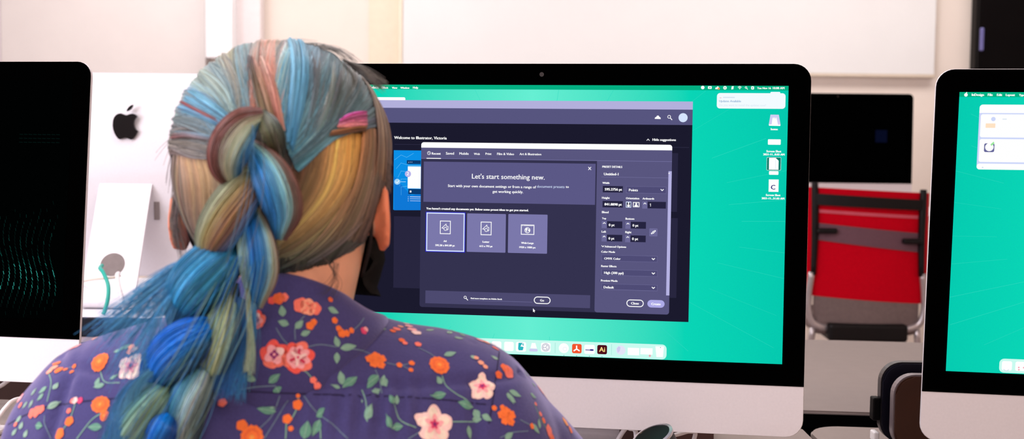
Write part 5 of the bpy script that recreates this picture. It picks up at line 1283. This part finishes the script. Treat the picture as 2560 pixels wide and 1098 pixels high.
#--- under layer, right: hairline and nape sweeping to the braid
section([(735, 395), (800, 350), (850, 335), (905, 335), (950, 350)], [(715, 480), (765, 470), (830, 460), (880, 460), (925, 455)], [(690, 560), (690, 580), (695, 610), (695, 640), (690, 660)], 5200,
        [(0, (84, 58, 42)), (.22, (104, 74, 50)), (.38, (204, 164, 100)), (.55, (222, 172, 88)), (.72, (222, 166, 74)), (.85, (150, 104, 62)), (1, (100, 80, 70))],
        [(0, (96, 72, 56)), (.3, (132, 118, 86)), (.6, (138, 136, 100)), (1, (104, 120, 106))], lift=(.0004, .0016), colpow=1.3)
section([(948, 330), (962, 400), (968, 450), (966, 500), (955, 560)], [(900, 480), (915, 520), (915, 560), (895, 590), (880, 610)], [(720, 640), (715, 655), (705, 665), (695, 675), (690, 685)], 3600,
        [(0, (98, 80, 70)), (.3, (106, 86, 76)), (.6, (84, 66, 60)), (1, (70, 56, 50))], [(0, (98, 100, 80)), (.5, (70, 82, 76)), (1, (48, 62, 62))], lift=(.0002, .0014))
section([(955, 560), (940, 600), (915, 628), (885, 645), (850, 655)], [(860, 610), (840, 630), (820, 645), (800, 655), (785, 662)], [(690, 665), (690, 672), (690, 680), (690, 688), (695, 694)], 1800,
        [(0, (74, 60, 54)), (1, (66, 64, 56))], [(0, (66, 78, 72)), (1, (52, 64, 62))], lift=(.0, .001))
section([(870, 470), (905, 480), (935, 490)], [(800, 580), (830, 590), (850, 600)], [(700, 660), (700, 668), (700, 676)], 700, [(0, (170, 130, 80)), (1, (120, 98, 84))], [(0, (88, 110, 100)), (1, (60, 88, 92))], lift=(.0012, .003))
section([(700, 640), (745, 640), (800, 625), (850, 600), (890, 560)], [(690, 665), (735, 668), (785, 655), (820, 640), (845, 625)], [(680, 690), (715, 700), (755, 697), (785, 684), (800, 672)], 1500,
        [(0, (62, 70, 60)), (1, (70, 72, 60))], [(0, (44, 56, 54)), (1, (58, 66, 60))], lift=(.0008, .003))
section([(905, 185), (925, 215), (942, 262)], [(928, 300), (946, 318), (962, 340)], [(925, 440), (952, 455), (970, 470)], 2400,
        [(0, (156, 150, 140)), (.5, (140, 130, 122)), (1, (124, 108, 98))], [(0, (124, 92, 68)), (.5, (104, 82, 70)), (1, (116, 102, 92))], lift=(.003, .0052), trim=.12)
section([(900, 322), (925, 322), (952, 330)], [(880, 450), (910, 455), (940, 460)], [(810, 585), (850, 595), (900, 600)], 2200, [(0, (170, 122, 74)), (.5, (128, 94, 72)), (1, (110, 86, 74))], [(0, (128, 112, 82)), (.5, (106, 92, 78)), (1, (92, 76, 68))], lift=(.0016, .0036), trim=.1)
section([(945, 330), (955, 345), (964, 360)], [(925, 440), (945, 450), (965, 455)], [(905, 560), (930, 570), (952, 565)], 1500,
        [(0, (112, 90, 78)), (1, (104, 86, 76))], [(0, (96, 76, 68)), (1, (84, 66, 58))], lift=(.002, .004))
#--- under layer, left
section([(444, 372), (470, 380), (505, 386), (550, 392)], [(452, 470), (488, 470), (525, 470), (560, 470)], [(480, 580), (505, 600), (535, 610), (565, 600)], 2600,
        [(0, (120, 96, 84)), (.3, (178, 136, 88)), (.7, (176, 134, 82)), (1, (110, 84, 62))], [(0, (90, 78, 72)), (.5, (110, 94, 80)), (1, (96, 92, 78))], lift=(.0, .0011))
section([(438, 360), (444, 375), (455, 385)], [(436, 450), (444, 470), (455, 480)], [(474, 560), (490, 600), (505, 615)], 150, [(0, (120, 110, 106)), (1, (150, 120, 90))], [(0, (88, 84, 84)), (1, (96, 88, 80))], lift=(.0004, .0016))
section([(470, 385, -1), (450, 385, -1), (444, 378)], [(462, 450, -1), (448, 460, -1), (446, 470)], [(480, 520, -1), (466, 540, -1), (470, 560)], 900, [(0, (120, 104, 96)), (1, (128, 106, 90))], [(0, (90, 80, 76)), (1, (96, 86, 80))], lift=(.0, .0008))
#--- upper half: a fan from the rim to the root of the braid
FAN_S = [(440, 385), (437, 345), (438, 300), (455, 250), (478, 215), (512, 175), (555, 143), (600, 122), (640, 111), (690, 104), (740, 107), (790, 118), (840, 138), (885, 175), (915, 212), (935, 250), (945, 290), (950, 318)]
FAN_F = [(470, 400, -1), (470, 350, -1), (470, 300, -1), (485, 260, -1), (510, 225, -1), (540, 195, -1), (575, 165, -1), (610, 142, -1), (645, 128, -1), (690, 122, -1), (735, 126, -1), (780, 138, -1), (825, 160, -1), (865, 195, -1), (890, 235, -1), (905, 275, -1), (915, 310, -1), (920, 335, -1)]
FAN_M = [(500, 395), (500, 360), (505, 315), (515, 275), (535, 250), (560, 225), (590, 205), (610, 195), (632, 185), (672, 180), (712, 190), (762, 215), (805, 245), (840, 280), (850, 305), (855, 325), (850, 338), (840, 345)]
FAN_E = [(560, 400), (565, 380), (566, 350), (572, 325), (582, 308), (595, 298), (608, 290), (618, 286), (630, 284), (672, 318), (700, 340), (716, 362), (724, 385), (730, 400), (735, 412), (738, 420), (742, 424), (745, 427)]
C0 = [(0, (104, 92, 88)), (.04, (124, 114, 108)), (.07, (118, 98, 94)), (.10, (140, 140, 136)), (.15, (164, 160, 148)), (.2, (146, 158, 160)), (.26, (178, 174, 150)), (.31, (142, 152, 148)), (.36, (196, 182, 150)), (.4, (146, 128, 98)), (.43, (112, 150, 162)), (.47, (168, 172, 164)), (.5, (180, 150, 138)), (.54, (192, 180, 160)), (.57, (146, 160, 154)), (.61, (116, 160, 176)), (.64, (148, 150, 150)), (.68, (118, 112, 112)), (.72, (90, 78, 72)), (.76, (178, 168, 156)), (.8, (98, 84, 76)), (.84, (150, 140, 128)), (.88, (112, 100, 92)), (.92, (148, 140, 130)), (.95, (150, 100, 122)), (1, (112, 88, 76))]
C1 = [(0, (96, 88, 84)), (.05, (104, 98, 94)), (.09, (120, 134, 138)), (.13, (84, 142, 172)), (.17, (136, 146, 142)), (.22, (82, 144, 180)), (.27, (126, 150, 148)), (.33, (96, 140, 156)), (.38, (132, 138, 124)), (.42, (88, 138, 158)), (.46, (106, 118, 112)), (.49, (150, 94, 80)), (.53, (192, 110, 92)), (.56, (130, 150, 140)), (.6, (70, 146, 182)), (.66, (82, 138, 160)), (.7, (84, 122, 134)), (.74, (62, 132, 160)), (.78, (92, 126, 130)), (.83, (70, 140, 162)), (.88, (76, 130, 146)), (.93, (60, 128, 152)), (1, (66, 126, 146))]
section(FAN_S, FAN_M, FAN_E, 12500, C0, C1, lift=(.001, .0032), npts=20, F=FAN_F, rad=.00025, wob=.003, colpow=.8)
# accents: the coral streak from the parting, thin red streaks at the left, dark root, pink tuft, bright blue band
section([(628, 150), (645, 148), (664, 150)], [(648, 215), (668, 215), (690, 220)], [(676, 305), (694, 316), (714, 334)], 900, [(0, (150, 116, 104)), (.4, (196, 138, 126)), (.7, (170, 150, 132)), (1, (190, 128, 116))], [(0, (136, 112, 88)), (.3, (150, 128, 98)), (.6, (190, 106, 92)), (1, (150, 120, 104))], lift=(.0022, .0042), trim=.3)
section([(624, 150), (632, 150)], [(634, 210), (646, 212)], [(650, 285), (668, 300)], 360, [(0, (46, 30, 40)), (1, (90, 58, 58))], [(0, (110, 100, 80)), (1, (140, 124, 96))], lift=(.0042, .0056), trim=.3)
section([(462, 262), (468, 258)], [(505, 285), (512, 282)], [(555, 312), (562, 306)], 90, [(0, (120, 50, 62)), (1, (140, 70, 70))], [(0, (120, 50, 52)), (1, (130, 90, 90))], lift=(.004, .0055), trim=.3)
section([(440, 350), (442, 338)], [(480, 345), (484, 336)], [(540, 354), (548, 342)], 80, [(0, (128, 72, 72)), (1, (128, 92, 92))], [(0, (110, 96, 96)), (1, (90, 130, 150))], lift=(.004, .0055), trim=.3)
section([(452, 285), (470, 250), (490, 225)], [(510, 300), (520, 280), (540, 260)], [(572, 330), (580, 315), (592, 302)], 520, [(0, (110, 160, 186)), (1, (100, 156, 180))], [(0, (84, 146, 184)), (1, (96, 150, 176))], lift=(.003, .005), trim=.3)
section([(716, 108), (735, 110), (752, 112)], [(728, 190), (748, 195), (766, 205)], [(716, 350), (724, 365), (730, 380)], 1000, [(0, (120, 164, 180)), (1, (96, 150, 176))], [(0, (74, 144, 184)), (1, (58, 128, 166))], lift=(.0035, .0055), trim=.3)
section([(772, 135), (805, 140), (840, 155), (878, 185)], [(778, 225), (808, 235), (838, 250), (862, 270)], [(752, 350), (775, 352), (798, 352), (820, 345)], 520, [(0, (92, 78, 74)), (.4, (150, 142, 134)), (.6, (90, 78, 72)), (1, (120, 108, 98))], [(0, (70, 112, 128)), (.5, (96, 128, 134)), (1, (72, 116, 132))], lift=(.0026, .0042), trim=.38)
section([(905, 284), (906, 300), (905, 316)], [(870, 290), (868, 304), (866, 318)], [(842, 303), (838, 312), (834, 322)], 620, [(0, (170, 70, 140)), (1, (196, 110, 130))], [(0, (206, 84, 176)), (1, (196, 130, 120))], lift=(.0052, .0064), npts=10, trim=.25)
section([(905, 318), (905, 330)], [(868, 322), (866, 334)], [(822, 330), (815, 342)], 300, [(0, (160, 104, 70)), (1, (110, 74, 56))], [(0, (176, 120, 84)), (1, (100, 72, 54))], lift=(.0046, .0058), npts=10, trim=.2)

# strands lying in three dimensions off the head: flyaways and loose lengths
def loose(paths, n, cols, spread, rad=.00022, npts=18, Z=.9, seed_w=1.0):
    for i in range(n):
        s = RNG.uniform(0, 1); ctl = []
        for (pa, pb) in paths:
            ctl.append([pa[k] + (pb[k] - pa[k]) * s for k in range(3)])
        sp_ = spline(ctl, npts); dx, dy = RNG.normal(0, spread, 2); ph = RNG.uniform(0, 6.28); A_ = RNG.normal(0, spread * .7)
        pts = []
        for j, (x, y, d) in enumerate(sp_):
            t = j / (npts - 1); pts.append(at(x + dx * t + A_ * math.sin(3 * t + ph) * t, y + dy * t, d))
        c = jit(ramp(cols, s), .25); HS.add(pts, np.repeat(c[None], npts, 0), np.linspace(rad, rad * .55, npts))
loose([((640, 108, .985), (800, 118, .985)), ((700, 98, .98), (860, 128, .98)), ((760, 104, .97), (905, 165, .97))], 60, [(0, (150, 150, 140)), (1, (120, 116, 112))], 9)
loose([((850, 145, .97), (905, 190, .97)), ((905, 165, .96), (930, 205, .96)), ((945, 200, .96), (962, 222, .96))], 70, [(0, (110, 106, 100)), (1, (90, 86, 84))], 7)
loose([((940, 260, .98), (960, 400, .98)), ((958, 300, .975), (970, 440, .975)), ((968, 380, .975), (975, 480, .975))], 120, [(0, (120, 108, 100)), (1, (96, 82, 76))], 4)
loose([((455, 385, .97), (470, 400, .96)), ((440, 450, .96), (452, 480, .955)), ((432, 540, .955), (442, 560, .95)), ((440, 600, .95), (462, 650, .95))], 60, [(0, (120, 104, 96)), (1, (96, 86, 84))], 7)
loose([((440, 330, .98), (440, 380, .98)), ((420, 360, .975), (432, 430, .97)), ((395, 395, .97), (430, 520, .97))], 10, [(0, (120, 110, 110)), (1, (96, 86, 84))], 6)
loose([((800, 640, .93), (850, 660, .94)), ((830, 670, .935), (838, 690, .935)), ((850, 705, .94), (815, 720, .935)), ((835, 745, .94), (790, 730, .93))], 16, [(0, (70, 60, 54)), (1, (60, 52, 46))], 7, rad=.00016)

# ---- the braid: thick woven lobes, centre line in photograph pixels with half-width, each tucked under the one before
def lobe(pts, cols, n, d0=.905, puff=.017, tw=.5, dark=.0):
    n = int(n * 1.25); nb = Noise1([(7, .13), (17, .17), (41, .12)]); nr_ = Noise1([(4, .03), (9, .03), (23, .018)]); na = Noise1([(6, 1.0), (15, .7)])
    sp_ = spline(pts, 26); N = 26
    ctr, side, out = [], [], []
    for i in range(N):
        t = i / (N - 1); x, y, w_ = sp_[i]; dep = d0 + .020 * (2 * t - 1) ** 2
        ctr.append(at(x, y, dep)); a = sp_[max(i - 1, 0)]; b = sp_[min(i + 1, N - 1)]
        tx, ty = b[0] - a[0], b[1] - a[1]; L = math.hypot(tx, ty) or 1
        sd = CAM_R * (ty / L) + CAM_U * (tx / L)                 # to the right of the way down
        sd = sd.normalized() * (1 if True else 1); side.append(-sd if sd.dot(CAM_R) < 0 and False else sd); out.append(-ray(x, y).normalized())
    W = [max(.0015, sp_[i][2]) * d0 / FOCAL for i in range(N)]
    # solid core
    rings = []
    for i in range(N):
        w_ = W[i] * .93; th = min(puff, W[i]) * .9
        rings.append([ctr[i] + side[i] * (w_ * math.cos(2 * PI * k / 16)) + out[i] * (th * math.sin(2 * PI * k / 16)) for k in range(16)])
    add_loft(BR, rings)
    for j in range(n):
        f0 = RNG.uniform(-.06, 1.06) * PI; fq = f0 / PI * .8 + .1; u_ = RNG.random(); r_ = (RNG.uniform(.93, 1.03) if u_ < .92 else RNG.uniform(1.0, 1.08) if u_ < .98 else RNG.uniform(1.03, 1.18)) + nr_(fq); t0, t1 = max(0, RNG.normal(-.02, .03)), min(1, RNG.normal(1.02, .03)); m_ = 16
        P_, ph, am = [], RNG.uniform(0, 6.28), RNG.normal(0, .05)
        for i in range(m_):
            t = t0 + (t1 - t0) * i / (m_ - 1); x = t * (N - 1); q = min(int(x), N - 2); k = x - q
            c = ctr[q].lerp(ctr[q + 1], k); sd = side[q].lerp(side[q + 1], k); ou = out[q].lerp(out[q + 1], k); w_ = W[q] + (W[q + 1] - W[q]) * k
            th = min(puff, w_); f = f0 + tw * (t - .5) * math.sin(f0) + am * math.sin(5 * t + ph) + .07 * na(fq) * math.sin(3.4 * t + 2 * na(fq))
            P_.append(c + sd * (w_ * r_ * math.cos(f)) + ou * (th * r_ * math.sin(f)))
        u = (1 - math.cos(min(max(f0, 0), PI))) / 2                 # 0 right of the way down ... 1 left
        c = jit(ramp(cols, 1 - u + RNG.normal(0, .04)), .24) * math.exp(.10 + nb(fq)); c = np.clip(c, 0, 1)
        shade = np.ones((m_, 1))
        HS.add(P_, c[None] * shade, np.full(m_, .00029) * RNG.uniform(.7, 1.25))
BR = bmesh.new()
def K(*a): return list(a)
# colours run from the left edge to the right edge of each lobe
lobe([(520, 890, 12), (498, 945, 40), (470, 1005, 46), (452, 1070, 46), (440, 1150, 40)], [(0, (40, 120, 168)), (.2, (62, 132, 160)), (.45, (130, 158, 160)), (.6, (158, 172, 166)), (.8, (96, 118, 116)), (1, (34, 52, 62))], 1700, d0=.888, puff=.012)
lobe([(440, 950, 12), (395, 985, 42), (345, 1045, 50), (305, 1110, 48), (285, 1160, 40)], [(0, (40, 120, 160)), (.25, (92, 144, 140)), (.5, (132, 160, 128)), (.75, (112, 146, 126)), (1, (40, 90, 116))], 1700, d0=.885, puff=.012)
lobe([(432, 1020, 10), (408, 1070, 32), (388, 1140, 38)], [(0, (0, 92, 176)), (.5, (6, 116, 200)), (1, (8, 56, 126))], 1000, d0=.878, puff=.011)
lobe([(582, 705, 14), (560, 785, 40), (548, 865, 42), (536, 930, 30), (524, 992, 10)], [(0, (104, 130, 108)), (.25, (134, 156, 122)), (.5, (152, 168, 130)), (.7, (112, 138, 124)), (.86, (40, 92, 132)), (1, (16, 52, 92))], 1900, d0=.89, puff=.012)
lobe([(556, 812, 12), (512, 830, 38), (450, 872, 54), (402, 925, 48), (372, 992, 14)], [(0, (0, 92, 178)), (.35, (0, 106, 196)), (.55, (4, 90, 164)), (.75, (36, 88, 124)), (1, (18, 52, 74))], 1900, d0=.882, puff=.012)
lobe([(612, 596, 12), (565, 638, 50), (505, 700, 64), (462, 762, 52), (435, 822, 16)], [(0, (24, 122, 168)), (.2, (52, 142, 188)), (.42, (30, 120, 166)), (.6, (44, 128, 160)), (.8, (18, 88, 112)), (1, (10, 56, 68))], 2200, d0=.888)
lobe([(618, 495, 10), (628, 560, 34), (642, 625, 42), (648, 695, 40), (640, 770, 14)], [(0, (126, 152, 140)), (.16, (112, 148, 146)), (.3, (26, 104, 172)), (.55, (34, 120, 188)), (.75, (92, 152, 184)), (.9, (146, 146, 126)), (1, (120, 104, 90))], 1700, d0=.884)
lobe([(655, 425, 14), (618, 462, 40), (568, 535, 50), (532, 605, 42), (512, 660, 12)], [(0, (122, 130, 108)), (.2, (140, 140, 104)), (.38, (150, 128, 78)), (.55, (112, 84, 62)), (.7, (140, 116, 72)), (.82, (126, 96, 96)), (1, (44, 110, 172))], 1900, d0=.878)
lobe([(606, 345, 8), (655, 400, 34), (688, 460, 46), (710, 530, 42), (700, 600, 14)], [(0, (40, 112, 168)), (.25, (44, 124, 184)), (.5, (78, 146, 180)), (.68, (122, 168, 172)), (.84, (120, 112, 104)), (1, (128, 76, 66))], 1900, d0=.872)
lobe([(660, 285, 14), (612, 308, 36), (578, 358, 46), (568, 415, 40), (585, 470, 12)], [(0, (112, 66, 60)), (.25, (124, 76, 68)), (.4, (140, 140, 122)), (.6, (182, 196, 170)), (.76, (140, 166, 160)), (.88, (72, 134, 170)), (1, (44, 112, 164))], 1700, d0=.868)  # sage middle made paler, the lobe's highlight put into its colour
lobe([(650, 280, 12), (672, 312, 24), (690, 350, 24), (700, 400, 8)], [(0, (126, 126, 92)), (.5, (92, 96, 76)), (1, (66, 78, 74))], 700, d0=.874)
braid = own(obj('braid', BR, UNDER, None, True))
BS = HS                                                      # loose lengths beside the braid
loose([((560, 600, .90), (480, 640, .905)), ((470, 660, .895), (400, 700, .90)), ((400, 720, .89), (330, 770, .895)), ((310, 800, .885), (240, 850, .89))], 260, [(0, (84, 156, 196)), (1, (40, 120, 180))], 24, rad=.00018)
loose([((520, 640, .895), (470, 680, .895)), ((450, 720, .885), (400, 760, .885)), ((400, 800, .88), (340, 850, .88)), ((360, 900, .878), (290, 950, .88))], 120, [(0, (76, 148, 190)), (1, (50, 124, 180))], 28, rad=.00018)
loose([((590, 740, .892), (640, 760, .895)), ((580, 820, .89), (640, 830, .89)), ((560, 900, .888), (620, 910, .888)), ((545, 980, .886), (600, 985, .886))], 300, [(0, (14, 70, 124)), (.6, (24, 92, 150)), (1, (50, 120, 160))], 14, rad=.0002)
loose([((612, 690, .89), (622, 700, .89)), ((618, 780, .885), (628, 790, .885)), ((622, 860, .884), (634, 870, .884)), ((612, 925, .884), (630, 935, .884))], 60, [(0, (136, 150, 124)), (1, (120, 140, 120))], 5)
loose([((480, 870, .88), (420, 900, .88)), ((380, 930, .878), (330, 960, .878)), ((330, 1000, .876), (285, 1030, .876)), ((310, 1090, .876), (262, 1120, .876))], 260, [(0, (60, 120, 150)), (1, (30, 96, 150))], 12)
for (n_, c_, o_) in ((9, [(0, (44, 128, 176)), (.5, (28, 112, 170)), (1, (70, 140, 180))], 0), (7, [(0, (110, 146, 132)), (1, (140, 162, 140))], 14), (6, [(0, (10, 90, 180)), (1, (20, 104, 190))], -10)):
    loose([((555 + o_, 640, .878), (655 + o_, 640, .872)), ((490 + o_, 760, .870), (625 + o_, 790, .872)), ((415 + o_, 900, .866), (565 + o_, 930, .872)), ((340 + o_, 1010, .866), (530 + o_, 1040, .870)), ((285 + o_, 1120, .868), (480 + o_, 1130, .868))], n_, c_, 10, rad=.00018, npts=24)
for (n_, c_) in ((3, [(0, (140, 160, 150)), (1, (96, 84, 70))]), (3, [(0, (50, 124, 176)), (1, (110, 156, 176))])):
    loose([((590, 300, .866), (690, 330, .866)), ((570, 400, .856), (715, 470, .857)), ((545, 520, .86), (700, 590, .862)), ((520, 640, .87), (650, 720, .872))], n_, c_, 8, rad=.00018, npts=24)
HS.build('hair_strands', hair)
# a plain task chair holds the person up
ch = thing('task_chair', 'black task chair under the seated person', 'chair', (XC, .99, 0))
obj('seat', box(-.23, .23, -.22, .24, .385, .434, bevel=.022, seg=3), M['black'], ch); obj('gas_column', tube([(0, 0, .10), (0, 0, .386)], .025, seg=16), STEEL, ch)
for k in range(5):
    a = 2 * PI * k / 5 + .3; obj('base_arm', tube([(.02 * math.cos(a), .02 * math.sin(a), .115), (.27 * math.cos(a), .27 * math.sin(a), .075)], [.022, .014], seg=10), M['black'], ch)
    bm = bmesh.new(); add_ellipsoid(bm, (.27 * math.cos(a), .27 * math.sin(a), .0335), (.014, .033, .033), Matrix.Rotation(a, 3, 'Z')); obj('caster', bm, M['black'], ch, True)
